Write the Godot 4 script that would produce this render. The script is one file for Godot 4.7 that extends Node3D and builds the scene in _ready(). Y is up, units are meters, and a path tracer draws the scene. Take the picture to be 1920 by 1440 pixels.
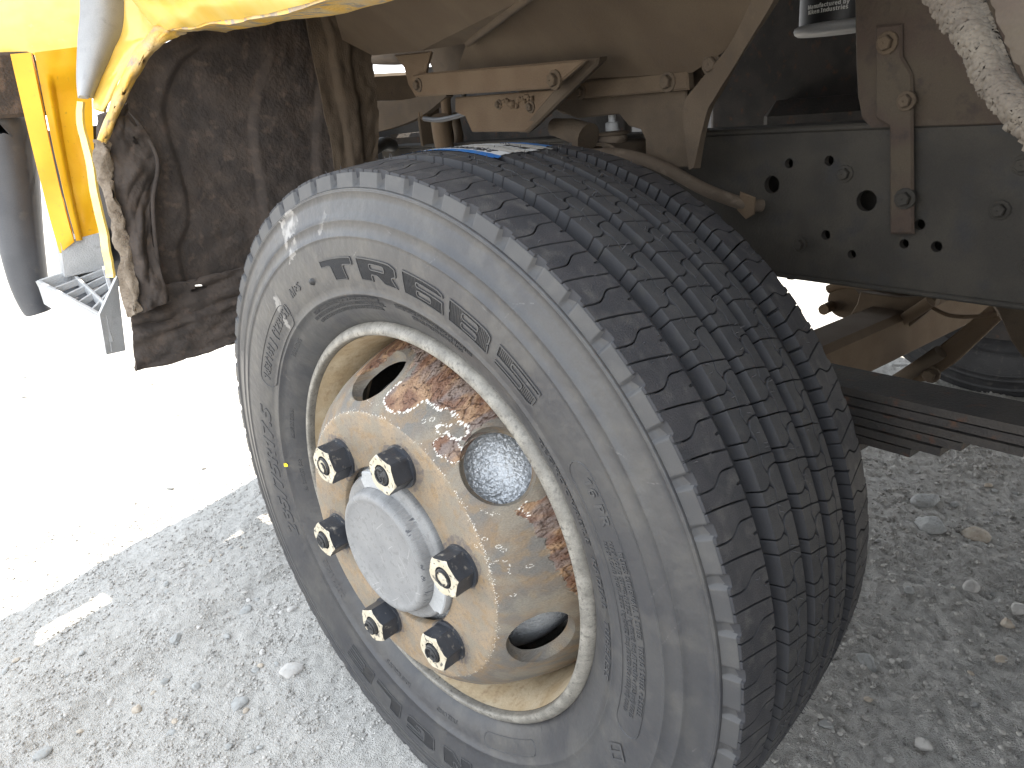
extends Node3D
# A worn yellow truck parked on pale gravel: close view of its steered front wheel.
# World: x runs to the rear of the truck, y up, z out of the truck towards the viewer. Metres.

var M := {}
var truck: Node3D
var used := {}

func V(x: float, y: float, z: float) -> Vector3:
	return Vector3(x, y, z)

func lin(r: float, g: float, b: float) -> Color:
	return Color(r, g, b).linear_to_srgb()

# ---------------------------------------------------------------- mesh helpers
class Geo:
	var v := PackedVector3Array()
	var n := PackedVector3Array()
	var uv := PackedVector2Array()
	var i := PackedInt32Array()
	func vert(p: Vector3, nn := Vector3.UP, t := Vector2.ZERO) -> int:
		v.append(p); n.append(nn); uv.append(t)
		return v.size() - 1
	func tri(a: int, b: int, c: int) -> void:
		i.append(a); i.append(b); i.append(c)
	# a quad whose front is seen with a, b, c, d running anticlockwise
	func quad(a: int, b: int, c: int, d: int) -> void:
		i.append(a); i.append(c); i.append(b); i.append(a); i.append(d); i.append(c)
	func flat(a: Vector3, b: Vector3, c: Vector3) -> void:
		var nn := (b - a).cross(c - a).normalized()
		var k := v.size()
		for p: Vector3 in [a, b, c]:
			vert(p, nn, Vector2(p.x, p.y))
		i.append(k); i.append(k + 2); i.append(k + 1)
	func flat4(a: Vector3, b: Vector3, c: Vector3, d: Vector3) -> void:
		flat(a, b, c); flat(a, c, d)
	func add_to(m: ArrayMesh, material: Material, tangents := false) -> void:
		if i.is_empty():
			return
		var arr := []
		arr.resize(Mesh.ARRAY_MAX)
		arr[Mesh.ARRAY_VERTEX] = v; arr[Mesh.ARRAY_NORMAL] = n
		arr[Mesh.ARRAY_TEX_UV] = uv; arr[Mesh.ARRAY_INDEX] = i
		if tangents:
			var t := ArrayMesh.new()
			t.add_surface_from_arrays(Mesh.PRIMITIVE_TRIANGLES, arr)
			var st := SurfaceTool.new()
			st.create_from(t, 0); st.generate_tangents()
			st.commit(m)
		else:
			m.add_surface_from_arrays(Mesh.PRIMITIVE_TRIANGLES, arr)
		m.surface_set_material(m.get_surface_count() - 1, material)

func put(called: String, g: Geo, material: Material, parent: Node, tangents := false) -> MeshInstance3D:
	var m := ArrayMesh.new()
	g.add_to(m, material, tangents)
	return put_mesh(called, m, parent)

func put_mesh(called: String, m: Mesh, parent: Node) -> MeshInstance3D:
	var o := MeshInstance3D.new()
	o.name = called if parent == self or not parent.has_node(called) else numbered(called, parent)
	o.mesh = m
	parent.add_child(o, true)
	return o

func numbered(called: String, parent: Node) -> String:
	var k := 1
	while parent.has_node("%s_%03d" % [called, k]):
		k += 1
	return "%s_%03d" % [called, k]

func group_node(called: String, parent: Node) -> Node3D:
	var o := Node3D.new()
	o.name = called if not parent.has_node(called) else numbered(called, parent)
	parent.add_child(o, true)
	return o

func tag(o: Node, label: String, category: String, group := "") -> void:
	o.set_meta("label", label); o.set_meta("category", category)
	if group != "":
		o.set_meta("group", group)

# surface of revolution about z; profile is (radius, z) running so that the seen side is on its left
func lathe(g: Geo, prof: PackedVector2Array, segs: int, uvs := 0.0, a0 := 0.0, a1 := TAU) -> void:
	var np := prof.size()
	var nr := PackedVector2Array()
	for k in np:
		var d := Vector2.ZERO
		if k > 0: d += (prof[k] - prof[k - 1]).normalized()
		if k < np - 1: d += (prof[k + 1] - prof[k]).normalized()
		d = d.normalized()
		nr.append(Vector2(-d.y, d.x))
	var base := g.v.size()
	for s in segs + 1:
		var a := a0 + (a1 - a0) * s / segs
		var c := cos(a)
		var sn := sin(a)
		for k in np:
			var p := Vector3(prof[k].x * c, prof[k].x * sn, prof[k].y)
			var t := Vector2(a * 0.4, prof[k].y + prof[k].x)
			if uvs > 0.0:
				t = Vector2(0.5 + p.x / uvs, 0.5 - p.y / uvs)
			g.vert(p, Vector3(nr[k].x * c, nr[k].x * sn, nr[k].y), t)
	for s in segs:
		for k in np - 1:
			var q := base + s * np + k
			g.quad(q, q + 1, q + np + 1, q + np)

# flat sheet metal: the outline seen from the front, given a thickness away from the viewer
func plate(called: String, material: Material, parent: Node, pts: Array, thick: float) -> MeshInstance3D:
	var g := Geo.new()
	plate_into(g, pts, thick)
	return put(called, g, material, parent)

func plate_into(g: Geo, pts: Array, thick: float) -> void:
	var nn := Vector3.ZERO
	var cen := Vector3.ZERO
	for k in pts.size():
		var a: Vector3 = pts[k]
		var b: Vector3 = pts[(k + 1) % pts.size()]
		nn += a.cross(b)
		cen += a / pts.size()
	nn = nn.normalized()
	var eye := V(0.72, 0.89, 0.45)
	var p := pts.duplicate()
	if nn.dot(eye - cen) < 0.0:
		p.reverse(); nn = -nn
	var ux := nn.cross(Vector3.UP if absf(nn.y) < 0.9 else Vector3.RIGHT).normalized()
	var uy := nn.cross(ux)
	var flat2 := PackedVector2Array()
	for q: Vector3 in p:
		flat2.append(Vector2(q.dot(ux), q.dot(uy)))
	var idx := Geometry2D.triangulate_polygon(flat2)
	var ins := inset(flat2, minf(0.0025, thick * 0.3))
	var top: Array[Vector3] = []
	var bev := minf(0.0025, thick * 0.3)
	for k in p.size():
		var q: Vector3 = p[k]
		top.append(q + ux * (ins[k].x - flat2[k].x) + uy * (ins[k].y - flat2[k].y))
	for t in range(0, idx.size(), 3):
		var a := top[idx[t]]
		var b := top[idx[t + 1]]
		var c := top[idx[t + 2]]
		if (b - a).cross(c - a).dot(nn) < 0.0:
			var w := b
			b = c; c = w
		g.flat(a, b, c)
		g.flat(a - nn * thick, c - nn * thick, b - nn * thick)
	for k in p.size():
		var j := (k + 1) % p.size()
		var a: Vector3 = p[k]
		var b: Vector3 = p[j]
		g.flat4(top[k], a - nn * bev, b - nn * bev, top[j])
		g.flat4(a - nn * bev, top[k] - nn * thick, top[j] - nn * thick, b - nn * bev)

# moves every corner of an outline inwards
func inset(poly: PackedVector2Array, d: float) -> PackedVector2Array:
	var area := 0.0
	var np := poly.size()
	for k in np:
		area += poly[k].cross(poly[(k + 1) % np])
	var sgn := 1.0 if area > 0.0 else -1.0
	var out := PackedVector2Array()
	for k in np:
		var e0 := (poly[k] - poly[(k + np - 1) % np]).normalized()
		var e1 := (poly[(k + 1) % np] - poly[k]).normalized()
		var n0 := Vector2(-e0.y, e0.x) * sgn
		var n1 := Vector2(-e1.y, e1.x) * sgn
		var b := n0 + n1
		var l := b.length()
		if l < 0.2:
			out.append(poly[k] + n0 * d)
		else:
			b /= l
			out.append(poly[k] + b * d / maxf(b.dot(n0), 0.45))
	return out

func round_corners(poly: PackedVector2Array, r: float, steps := 3) -> PackedVector2Array:
	var out := PackedVector2Array()
	var np := poly.size()
	for k in np:
		var p := poly[k]
		var a := poly[(k + np - 1) % np]
		var b := poly[(k + 1) % np]
		var la := minf(r, p.distance_to(a) * 0.45)
		var lb := minf(r, p.distance_to(b) * 0.45)
		var pa := p + (a - p).normalized() * la
		var pb := p + (b - p).normalized() * lb
		for s in steps + 1:
			var t := float(s) / steps
			out.append(pa.lerp(p, t).lerp(p.lerp(pb, t), t))
	return out

func subdivide(poly: PackedVector2Array, step: float) -> PackedVector2Array:
	var out := PackedVector2Array()
	for k in poly.size():
		var a := poly[k]
		var b := poly[(k + 1) % poly.size()]
		var c := maxi(1, int(ceil(a.distance_to(b) / step)))
		for s in c:
			out.append(a.lerp(b, float(s) / c))
	return out

# box with chamfered edges; basis columns carry the directions
func cbox(g: Geo, at: Vector3, size: Vector3, b := Basis.IDENTITY, ch := 0.002) -> void:
	var h := size / 2.0
	ch = minf(ch, minf(h.x, minf(h.y, h.z)) * 0.6)
	var f := func(x: float, y: float, z: float) -> Vector3: return at + b * Vector3(x, y, z)
	for ax in 3:
		for s: float in [-1.0, 1.0]:
			var u := (ax + 1) % 3
			var w := (ax + 2) % 3
			var q := []
			for c: Vector2 in [Vector2(-1, -1), Vector2(1, -1), Vector2(1, 1), Vector2(-1, 1)]:
				var p := Vector3.ZERO
				p[ax] = s * h[ax]; p[u] = c.x * (h[u] - ch); p[w] = c.y * (h[w] - ch)
				q.append(f.call(p.x, p.y, p.z))
			if s > 0.0: g.flat4(q[0], q[1], q[2], q[3])
			else: g.flat4(q[3], q[2], q[1], q[0])
		# the four chamfers along this axis
		var u2 := (ax + 1) % 3
		var w2 := (ax + 2) % 3
		for su: float in [-1.0, 1.0]:
			for sw: float in [-1.0, 1.0]:
				var q2 := []
				for e: float in [-1.0, 1.0]:
					var p1 := Vector3.ZERO
					p1[ax] = e * (h[ax] - ch); p1[u2] = su * h[u2]; p1[w2] = sw * (h[w2] - ch)
					var p2 := p1
					p2[u2] = su * (h[u2] - ch); p2[w2] = sw * h[w2]
					q2.append(f.call(p1.x, p1.y, p1.z)); q2.append(f.call(p2.x, p2.y, p2.z))
				if su * sw > 0.0: g.flat4(q2[0], q2[2], q2[3], q2[1])
				else: g.flat4(q2[1], q2[3], q2[2], q2[0])
	for sx: float in [-1.0, 1.0]:
		for sy: float in [-1.0, 1.0]:
			for sz: float in [-1.0, 1.0]:
				var c1: Vector3 = f.call(sx * h.x, sy * (h.y - ch), sz * (h.z - ch))
				var c2: Vector3 = f.call(sx * (h.x - ch), sy * h.y, sz * (h.z - ch))
				var c3: Vector3 = f.call(sx * (h.x - ch), sy * (h.y - ch), sz * h.z)
				if sx * sy * sz > 0.0: g.flat(c1, c2, c3)
				else: g.flat(c1, c3, c2)

# smooth pipe through points
func pipe(g: Geo, pts: Array, r: float, sides := 10, r1 := -1.0, squash := 1.0) -> void:
	var base := g.v.size()
	var np := pts.size()
	var up := Vector3.UP
	for k in np:
		var d: Vector3 = (pts[mini(k + 1, np - 1)] - pts[maxi(k - 1, 0)]).normalized()
		if absf(d.dot(up)) > 0.95: up = Vector3.RIGHT
		var x := d.cross(up).normalized()
		var y := x.cross(d)
		up = y
		var rr := r if r1 < 0.0 else lerpf(r, r1, float(k) / (np - 1))
		for s in sides:
			var a := TAU * s / sides
			var nn := x * cos(a) + y * sin(a)
			g.vert(pts[k] + (x * cos(a) * squash + y * sin(a)) * rr, nn)
	for k in np - 1:
		for s in sides:
			var a := base + k * sides + s
			var b := base + k * sides + (s + 1) % sides
			g.quad(b, a, a + sides, b + sides)
	for e in 2:
		var q := base + (0 if e == 0 else (np - 1) * sides)
		var c: Vector3 = pts[0] if e == 0 else pts[np - 1]
		for s in sides:
			if e == 0: g.flat(c, g.v[q + s], g.v[q + (s + 1) % sides])
			else: g.flat(c, g.v[q + (s + 1) % sides], g.v[q + s])

func smooth_line(pts: Array, per := 6) -> Array:
	var out := []
	var c := Curve3D.new()
	for k in pts.size():
		var t: Vector3 = (pts[mini(k + 1, pts.size() - 1)] - pts[maxi(k - 1, 0)]) / 6.0
		c.add_point(pts[k], -t, t)
	for k in pts.size() - 1:
		for s in per:
			out.append(c.sample(k, float(s) / per))
	out.append(pts[pts.size() - 1])
	return out

# closed sheet lofted between two edges, pushed along dirn by push(u, v); holes drops cells
func loft(called: String, material: Material, parent: Node, left: Array, right: Array, nu: int, nv: int, thick: float, push: Callable, hole: Variant = null) -> MeshInstance3D:
	var g := Geo.new()
	var lc := Curve3D.new()
	var rc := Curve3D.new()
	for k in left.size():
		var t: Vector3 = (left[mini(k + 1, left.size() - 1)] - left[maxi(k - 1, 0)]) / 6.0
		lc.add_point(left[k], -t, t)
	for k in right.size():
		var t: Vector3 = (right[mini(k + 1, right.size() - 1)] - right[maxi(k - 1, 0)]) / 6.0
		rc.add_point(right[k], -t, t)
	var P: Array[Vector3] = []
	for jv in nv + 1:
		var fv := float(jv) / nv
		var a := lc.samplef(fv * (left.size() - 1))
		var b := rc.samplef(fv * (right.size() - 1))
		for ju in nu + 1:
			var fu := float(ju) / nu
			P.append(a.lerp(b, fu) + push.call(fu, fv))
	var N: Array[Vector3] = []
	var w := nu + 1
	for jv in nv + 1:
		for ju in w:
			var du := P[jv * w + mini(ju + 1, nu)] - P[jv * w + maxi(ju - 1, 0)]
			var dv := P[mini(jv + 1, nv) * w + ju] - P[maxi(jv - 1, 0) * w + ju]
			N.append(dv.cross(du).normalized())
	for side in 2:
		for k in P.size():
			var s := 1.0 if side == 0 else -1.0
			g.vert(P[k] + N[k] * (thick / 2.0 * s), N[k] * s, Vector2(P[k].z, P[k].y))
	var off := P.size()
	for jv in nv:
		for ju in nu:
			var a := jv * w + ju
			if hole != null and hole.call((P[a] + P[a + w + 1]) / 2.0):
				continue
			g.quad(a, a + w, a + w + 1, a + 1)
			g.quad(off + a, off + a + 1, off + a + w + 1, off + a + w)
	var rim := []
	for ju in nu: rim.append([ju, ju + 1])
	for jv in nv: rim.append([jv * w + nu, (jv + 1) * w + nu])
	for ju in nu: rim.append([nv * w + nu - ju, nv * w + nu - ju - 1])
	for jv in nv: rim.append([(nv - jv) * w, (nv - jv - 1) * w])
	for e in rim:
		g.flat4(g.v[e[0]], g.v[e[1]], g.v[off + e[1]], g.v[off + e[0]])
	return put(called, g, material, parent)

# hexagonal bolt head with a washer, pointing along dirn
func bolt(at: Vector3, dirn: Vector3, r: float, material: Material, parent: Node, called := "bolt") -> void:
	var g := Geo.new()
	var z := dirn.normalized()
	var x := z.cross(Vector3.UP if absf(z.y) < 0.9 else Vector3.RIGHT).normalized()
	var y := z.cross(x)
	var ring := func(rr: float, h: float, n: int) -> Array:
		var o := []
		for k in n:
			var a := TAU * k / n + 0.3
			o.append(at + (x * cos(a) + y * sin(a)) * rr + z * h)
		return o
	var stack := [[ring.call(r * 1.5, -0.002, 12), ring.call(r * 1.5, r * 0.22, 12), ring.call(r * 1.38, r * 0.3, 12), ring.call(0.001, r * 0.3, 12)], [ring.call(r, r * 0.3, 6), ring.call(r, r * 0.95, 6), ring.call(r * 0.84, r * 1.1, 6), ring.call(0.0008, r * 1.1, 6)]]
	for st: Array in stack:
		for k in st.size() - 1:
			var n: int = st[k].size()
			for s in n:
				g.flat4(st[k][s], st[k][(s + 1) % n], st[k + 1][(s + 1) % n], st[k + 1][s])
	put(called, g, material, parent)

# ---------------------------------------------------------------- textures
func noise_bytes(size: int, seed_: int, period: float, oct := 3, ridged := false) -> PackedByteArray:
	var n := FastNoiseLite.new()
	n.seed = seed_
	n.noise_type = FastNoiseLite.TYPE_SIMPLEX_SMOOTH
	n.frequency = 1.0 / period
	n.fractal_type = FastNoiseLite.FRACTAL_RIDGED if ridged else FastNoiseLite.FRACTAL_FBM
	n.fractal_octaves = oct
	var im := n.get_seamless_image(size, size)
	im.convert(Image.FORMAT_L8)
	return im.get_data()

var lut := PackedByteArray()
func to8(x: float) -> int:
	return lut[clampi(int(x * 2047.0), 0, 2047)]

func tex_of(data: PackedByteArray, size: int) -> ImageTexture:
	var im := Image.create_from_data(size, size, false, Image.FORMAT_RGB8, data)
	im.generate_mipmaps()
	return ImageTexture.create_from_image(im)

func bump_tex(bytes: PackedByteArray, size: int, strength: float) -> ImageTexture:
	var im := Image.create_from_data(size, size, false, Image.FORMAT_L8, bytes)
	im.convert(Image.FORMAT_RGBA8)
	im.bump_map_to_normal_map(strength)
	im.generate_mipmaps()
	return ImageTexture.create_from_image(im)

# two linear base colours in broad patches, a third in sharp-edged spots, and a fine grain
func patchy(size: int, seed_: int, c0: Color, c1: Color, c2: Color, p1: float, p2: float, spot: float, grain: float, soft := 6.0) -> ImageTexture:
	var a := noise_bytes(size, seed_, p1, 4)
	var b := noise_bytes(size, seed_ + 7, p2, 5)
	var c := noise_bytes(size, seed_ + 13, 3.0, 2)
	# a palette of 32 patch steps, 16 spot steps and 16 grain steps keeps the loop short
	var pal := PackedByteArray()
	for ti in 32:
		for si in 16:
			var col := c0.lerp(c1, ti / 31.0).lerp(c2, si / 15.0)
			for gi in 16:
				var f := 1.0 + grain * (gi / 7.5 - 1.0)
				pal.append(to8(col.r * f)); pal.append(to8(col.g * f)); pal.append(to8(col.b * f))
	var la := PackedInt32Array()
	var lb := PackedInt32Array()
	var lc := PackedInt32Array()
	for k in 256:
		la.append(int(clampf((k / 255.0 - 0.3) * 2.5, 0.0, 1.0) * 31.0) * 768)
		lb.append(int(clampf((k / 255.0 - spot) * soft, 0.0, 1.0) * 15.0) * 48)
		lc.append((k >> 4) * 3)
	var out := PackedByteArray()
	out.resize(size * size * 3)
	var o := 0
	for k in size * size:
		var q := la[a[k]] + lb[b[k]] + lc[c[k]]
		out[o] = pal[q]; out[o + 1] = pal[q + 1]; out[o + 2] = pal[q + 2]
		o += 3
	return tex_of(out, size)

func surf(seed_: int, c0: Color, c1: Color, c2: Color, o := {}) -> StandardMaterial3D:
	var m := StandardMaterial3D.new()
	var size: int = o.get("size", 512)
	m.albedo_texture = patchy(size, seed_, c0, c1, c2, o.get("p1", 140.0), o.get("p2", 50.0), o.get("spot", 0.62), o.get("grain", 0.15), o.get("soft", 6.0))
	m.roughness = o.get("rough", 0.85)
	m.metallic = o.get("metal", 0.0)
	m.metallic_specular = o.get("spec", 0.5)
	m.uv1_triplanar = true
	m.uv1_world_triplanar = o.get("world", true)
	var s: float = o.get("scale", 3.0)
	m.uv1_scale = Vector3(s, s, s)
	if o.get("bump", 0.0) > 0.0:
		m.normal_enabled = true
		m.normal_texture = bump_tex(noise_bytes(size, seed_ + 3, o.get("bp", 20.0), 5), size, o.get("bump", 1.0))
		m.normal_scale = o.get("nscale", 1.0)
	return m

func make_materials() -> void:
	lut.resize(2048)
	for k in 2048:
		var x := k / 2047.0
		lut[k] = int(round(255.0 * (12.92 * x if x <= 0.0031308 else 1.055 * pow(x, 1.0 / 2.4) - 0.055)))
	M.brown = surf(1, Color(.088, .062, .040), Color(.106, .077, .050), Color(.085, .062, .045), {"rough": .9, "bump": 1.0, "bp": 6.0, "spot": .66, "soft": 3.0})
	M.brown2 = surf(2, Color(.078, .057, .039), Color(.098, .073, .050), Color(.07, .053, .04), {"rough": .9, "bump": 1.0, "bp": 6.0, "spot": .64, "soft": 3.0})
	M.tan = surf(3, Color(.122, .083, .052), Color(.14, .099, .063), Color(.13, .09, .06), {"rough": .92, "bump": 1.0, "bp": 6.0, "spot": .68, "soft": 3.0})
	M.redbrown = surf(4, Color(.058, .040, .030), Color(.068, .053, .036), Color(.036, .027, .023), {"rough": .85, "bump": 1.0, "bp": 9.0, "p1": 200.0, "soft": 3.0})
	M.darkrust = surf(5, Color(.042, .034, .030), Color(.064, .050, .042), Color(.095, .070, .056), {"rough": .9, "bump": 1.8, "bp": 14.0, "spot": .60, "p1": 110.0, "soft": 3.5})
	M.rail = surf(6, Color(.029, .0255, .021), Color(.042, .0365, .029), Color(.027, .026, .026), {"rough": .8, "bump": 1.0, "bp": 8.0, "spot": .58, "p2": 90.0, "soft": 3.0})
	M.iron = surf(7, Color(.040, .037, .035), Color(.06, .052, .048), Color(.12, .06, .035), {"rough": .75, "bump": 1.5, "bp": 8.0, "spot": .68, "soft": 3.0})
	M.leaf = surf(8, Color(.045, .041, .039), Color(.062, .054, .048), Color(.13, .055, .03), {"rough": .7, "bump": 1.5, "bp": 8.0, "spot": .68, "soft": 3.0})
	M.black = surf(9, Color(.022, .022, .024), Color(.036, .036, .038), Color(.07, .065, .06), {"rough": .55, "bump": 1.0, "bp": 8.0, "spot": .7})
	M.plastic = surf(10, Color(.052, .054, .062), Color(.07, .072, .08), Color(.12, .115, .11), {"rough": .5, "spot": .72, "scale": 2.0, "soft": 3.0})
	M.yellow = surf(11, Color(.80, .40, .008), Color(.84, .46, .012), Color(.50, .26, .03), {"rough": .38, "spot": .76, "grain": .05, "p2": 24.0})
	M.pale = surf(12, Color(.86, .62, .17), Color(.84, .55, .10), Color(.56, .43, .22), {"rough": .22, "spot": .80, "grain": .04, "p2": 30.0})
	M.pale.clearcoat_enabled = true
	M.pale.clearcoat = 0.8
	M.pale.clearcoat_roughness = 0.15
	M.lip = surf(13, Color(.78, .46, .06), Color(.62, .46, .22), Color(.33, .28, .235), {"rough": .6, "spot": .56, "p2": 60.0, "bump": 1.5, "bp": 10.0})
	M.greytrim = surf(14, Color(.22, .222, .228), Color(.28, .28, .282), Color(.15, .15, .152), {"rough": .5, "spot": .7, "soft": 3.0})
	M.alu = surf(15, Color(.36, .365, .37), Color(.44, .445, .45), Color(.25, .25, .25), {"rough": .55, "spot": .66, "bump": 1.0, "bp": 6.0, "soft": 3.0})
	M.rustedge = surf(16, Color(.17, .135, .10), Color(.25, .205, .16), Color(.085, .06, .045), {"rough": .92, "spot": .56, "p2": 30.0, "bump": 4.0, "bp": 10.0, "scale": 5.0, "soft": 3.0})
	M.mudedge = surf(28, Color(.078, .062, .048), Color(.105, .088, .069), Color(.05, .038, .029), {"rough": .95, "spot": .6, "p2": 40.0, "bump": 1.5, "bp": 8.0, "scale": 5.0, "soft": 3.0})
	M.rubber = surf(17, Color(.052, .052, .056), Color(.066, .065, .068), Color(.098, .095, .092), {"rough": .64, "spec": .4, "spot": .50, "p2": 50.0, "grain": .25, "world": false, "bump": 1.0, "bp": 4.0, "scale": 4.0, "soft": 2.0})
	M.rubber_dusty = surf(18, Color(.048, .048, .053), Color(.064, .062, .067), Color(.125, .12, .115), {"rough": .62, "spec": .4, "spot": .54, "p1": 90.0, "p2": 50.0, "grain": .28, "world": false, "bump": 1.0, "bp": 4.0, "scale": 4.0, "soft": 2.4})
	M.buttress = surf(29, Color(.043, .043, .046), Color(.056, .055, .056), Color(.078, .075, .072), {"rough": .55, "spot": .6, "p1": 160.0, "p2": 70.0, "grain": .12, "world": false, "scale": 4.0, "soft": 2.0})
	M.groove_shade_rubber = surf(19, Color(.036, .036, .040), Color(.043, .043, .047), Color(.055, .053, .05), {"rough": .68, "spec": .35, "spot": .62, "world": false, "scale": 4.0, "soft": 2.5})  # free of dust, and also darkened to put groove shade into the colour
	M.cream = surf(20, Color(.54, .455, .325), Color(.45, .345, .215), Color(.27, .18, .105), {"rough": .6, "spot": .58, "p1": 120.0, "p2": 34.0, "world": false, "scale": 4.0, "bump": 1.0, "bp": 12.0, "soft": 2.6})
	M.flange = surf(21, Color(.17, .158, .138), Color(.27, .252, .22), Color(.075, .068, .06), {"rough": .5, "metal": .1, "p1": 60.0, "spot": .57, "p2": 14.0, "world": false, "scale": 4.0, "bump": .6, "bp": 5.0, "grain": .35, "soft": 3.5})
	M.silver = surf(22, Color(.46, .475, .495), Color(.56, .575, .595), Color(.22, .225, .23), {"rough": .36, "metal": .3, "spot": .62, "p2": 20.0, "world": false, "scale": 6.0, "bump": 8.0, "bp": 16.0, "soft": 3.0})
	M.drum = surf(23, Color(.20, .20, .195), Color(.27, .265, .255), Color(.09, .085, .08), {"rough": .7, "spot": .6, "world": false, "scale": 5.0, "bump": 2.0, "bp": 12.0})
	M.nutblack = surf(24, Color(.024, .026, .032), Color(.036, .039, .047), Color(.26, .235, .20), {"rough": .38, "spot": .74, "p2": 60.0, "world": false, "scale": 9.0, "bump": 1.0, "bp": 10.0})
	M.nutface = surf(25, Color(.56, .50, .39), Color(.48, .42, .31), Color(.08, .075, .07), {"rough": .6, "spot": .63, "p2": 44.0, "world": false, "scale": 9.0, "bump": 1.5, "bp": 12.0})
	M.grit_pale = surf(30, Color(.46, .44, .41), Color(.52, .50, .475), Color(.40, .375, .34), {"rough": .95, "scale": 8.0, "size": 256})
	M.grit_dark = surf(33, Color(.22, .21, .195), Color(.29, .275, .255), Color(.17, .155, .14), {"rough": .95, "scale": 8.0, "size": 256})
	M.grit = surf(26, Color(.39, .37, .345), Color(.45, .43, .40), Color(.29, .275, .25), {"rough": .95, "scale": 8.0})
	M.caprubber = surf(27, Color(.10, .075, .055), Color(.13, .10, .075), Color(.2, .16, .12), {"rough": .9})

# ---------------------------------------------------------------- the front wheel
const STEER := 9.797
const AXLE := 0.425
const PITCHES := 63

# outer sidewall, radius and distance from the wheel's middle plane
var SIDE := PackedVector2Array([Vector2(.2590, .1110), Vector2(.2650, .1185), Vector2(.2735, .1260), Vector2(.2800, .1303), Vector2(.2900, .1350), Vector2(.2985, .1386), Vector2(.2994, .1401), Vector2(.3012, .1406), Vector2(.3026, .1396), Vector2(.3100, .1424), Vector2(.3200, .1452), Vector2(.3300, .1473), Vector2(.3400, .1487), Vector2(.3500, .1496), Vector2(.3600, .1500), Vector2(.3635, .1501), Vector2(.3643, .1513), Vector2(.3651, .1501), Vector2(.3720, .1491), Vector2(.3798, .1473), Vector2(.3807, .1484), Vector2(.3816, .1467), Vector2(.3900, .1443), Vector2(.4000, .1418), Vector2(.4075, .1402), Vector2(.4086, .1419), Vector2(.4094, .1419), Vector2(.4099, .1412), Vector2(.4104, .1420), Vector2(.4112, .1418), Vector2(.4119, .1402), Vector2(.4124, .1385), Vector2(.4130, .1340), Vector2(.4215, .1320)])

func side_z(r: float) -> float:
	for k in SIDE.size() - 1:
		if r <= SIDE[k + 1].x:
			return lerpf(SIDE[k].y, SIDE[k + 1].y, clampf((r - SIDE[k].x) / (SIDE[k + 1].x - SIDE[k].x), 0.0, 1.0))
	return SIDE[SIDE.size() - 1].y

func on_side(deg: float, r: float, h: float) -> Vector3:
	var a := deg_to_rad(deg)
	return Vector3(r * cos(a), r * sin(a), side_z(r) + h)

func crown(z: float) -> float:
	return 0.4380 - 0.0086 * (z / 0.137) * (z / 0.137)

func tread_pt(deg: float, z_mm: float, drop: float) -> Vector3:
	var a := deg_to_rad(deg)
	var r := crown(z_mm / 1000.0) - drop
	return Vector3(r * cos(a), r * sin(a), z_mm / 1000.0)

const MM_DEG := 7.566
# one tread block: outline in (degrees, mm across), repeated round the tyre
func tread_block(top_g: Geo, wall_g: Geo, outline: Array, gap: float, depth: float) -> void:
	var poly := PackedVector2Array()
	for p: Vector2 in outline:
		poly.append(Vector2(p.x * MM_DEG, p.y))
	poly = subdivide(round_corners(poly, 1.6, 2), 5.0)
	var edge := inset(poly, gap)
	var top := inset(poly, gap + 0.4)
	var area := 0.0
	for k in poly.size():
		area += poly[k].cross(poly[(k + 1) % poly.size()])
	var idx := Geometry2D.triangulate_polygon(top)
	var np := poly.size()
	for rep in PITCHES:
		var turn := rep * 360.0 / PITCHES
		var g := top_g
		var b := g.v.size()
		for k in np:
			var a := deg_to_rad(top[k].x / MM_DEG + turn)
			g.vert(tread_pt(top[k].x / MM_DEG + turn, top[k].y, 0.0), Vector3(cos(a), sin(a), 0.0))
		for t in range(0, idx.size(), 3):
			var e := (top[idx[t + 1]] - top[idx[t]]).cross(top[idx[t + 2]] - top[idx[t]])
			if e < 0.0: g.tri(b + idx[t], b + idx[t + 1], b + idx[t + 2])
			else: g.tri(b + idx[t], b + idx[t + 2], b + idx[t + 1])
		g = wall_g
		var w := g.v.size()
		for ring in 3:
			var drop: float = [0.0, 0.0007, depth][ring]
			for k in np:
				var q: Vector2 = top[k] if ring == 0 else edge[k]
				var p0 := edge[(k + np - 1) % np]
				var p1 := edge[(k + 1) % np]
				var d := (p1 - p0).normalized() * (1.0 if area > 0.0 else -1.0)
				var a := deg_to_rad(q.x / MM_DEG + turn)
				var out2 := Vector2(d.y, -d.x)
				var nn := Vector3(-sin(a) * out2.x, cos(a) * out2.x, out2.y)
				if ring < 2: nn = (nn + Vector3(cos(a), sin(a), 0.0) * (0.8 if ring == 0 else 0.3)).normalized()
				var z := q.y
				g.vert(tread_pt(q.x / MM_DEG + turn, z, drop), nn)
		for ring in 2:
			for k in np:
				var j := (k + 1) % np
				var q0 := w + ring * np + k
				var q1 := w + ring * np + j
				if area > 0.0: g.quad(q1, q0, q0 + np, q1 + np)
				else: g.quad(q0, q1, q1 + np, q0 + np)

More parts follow.
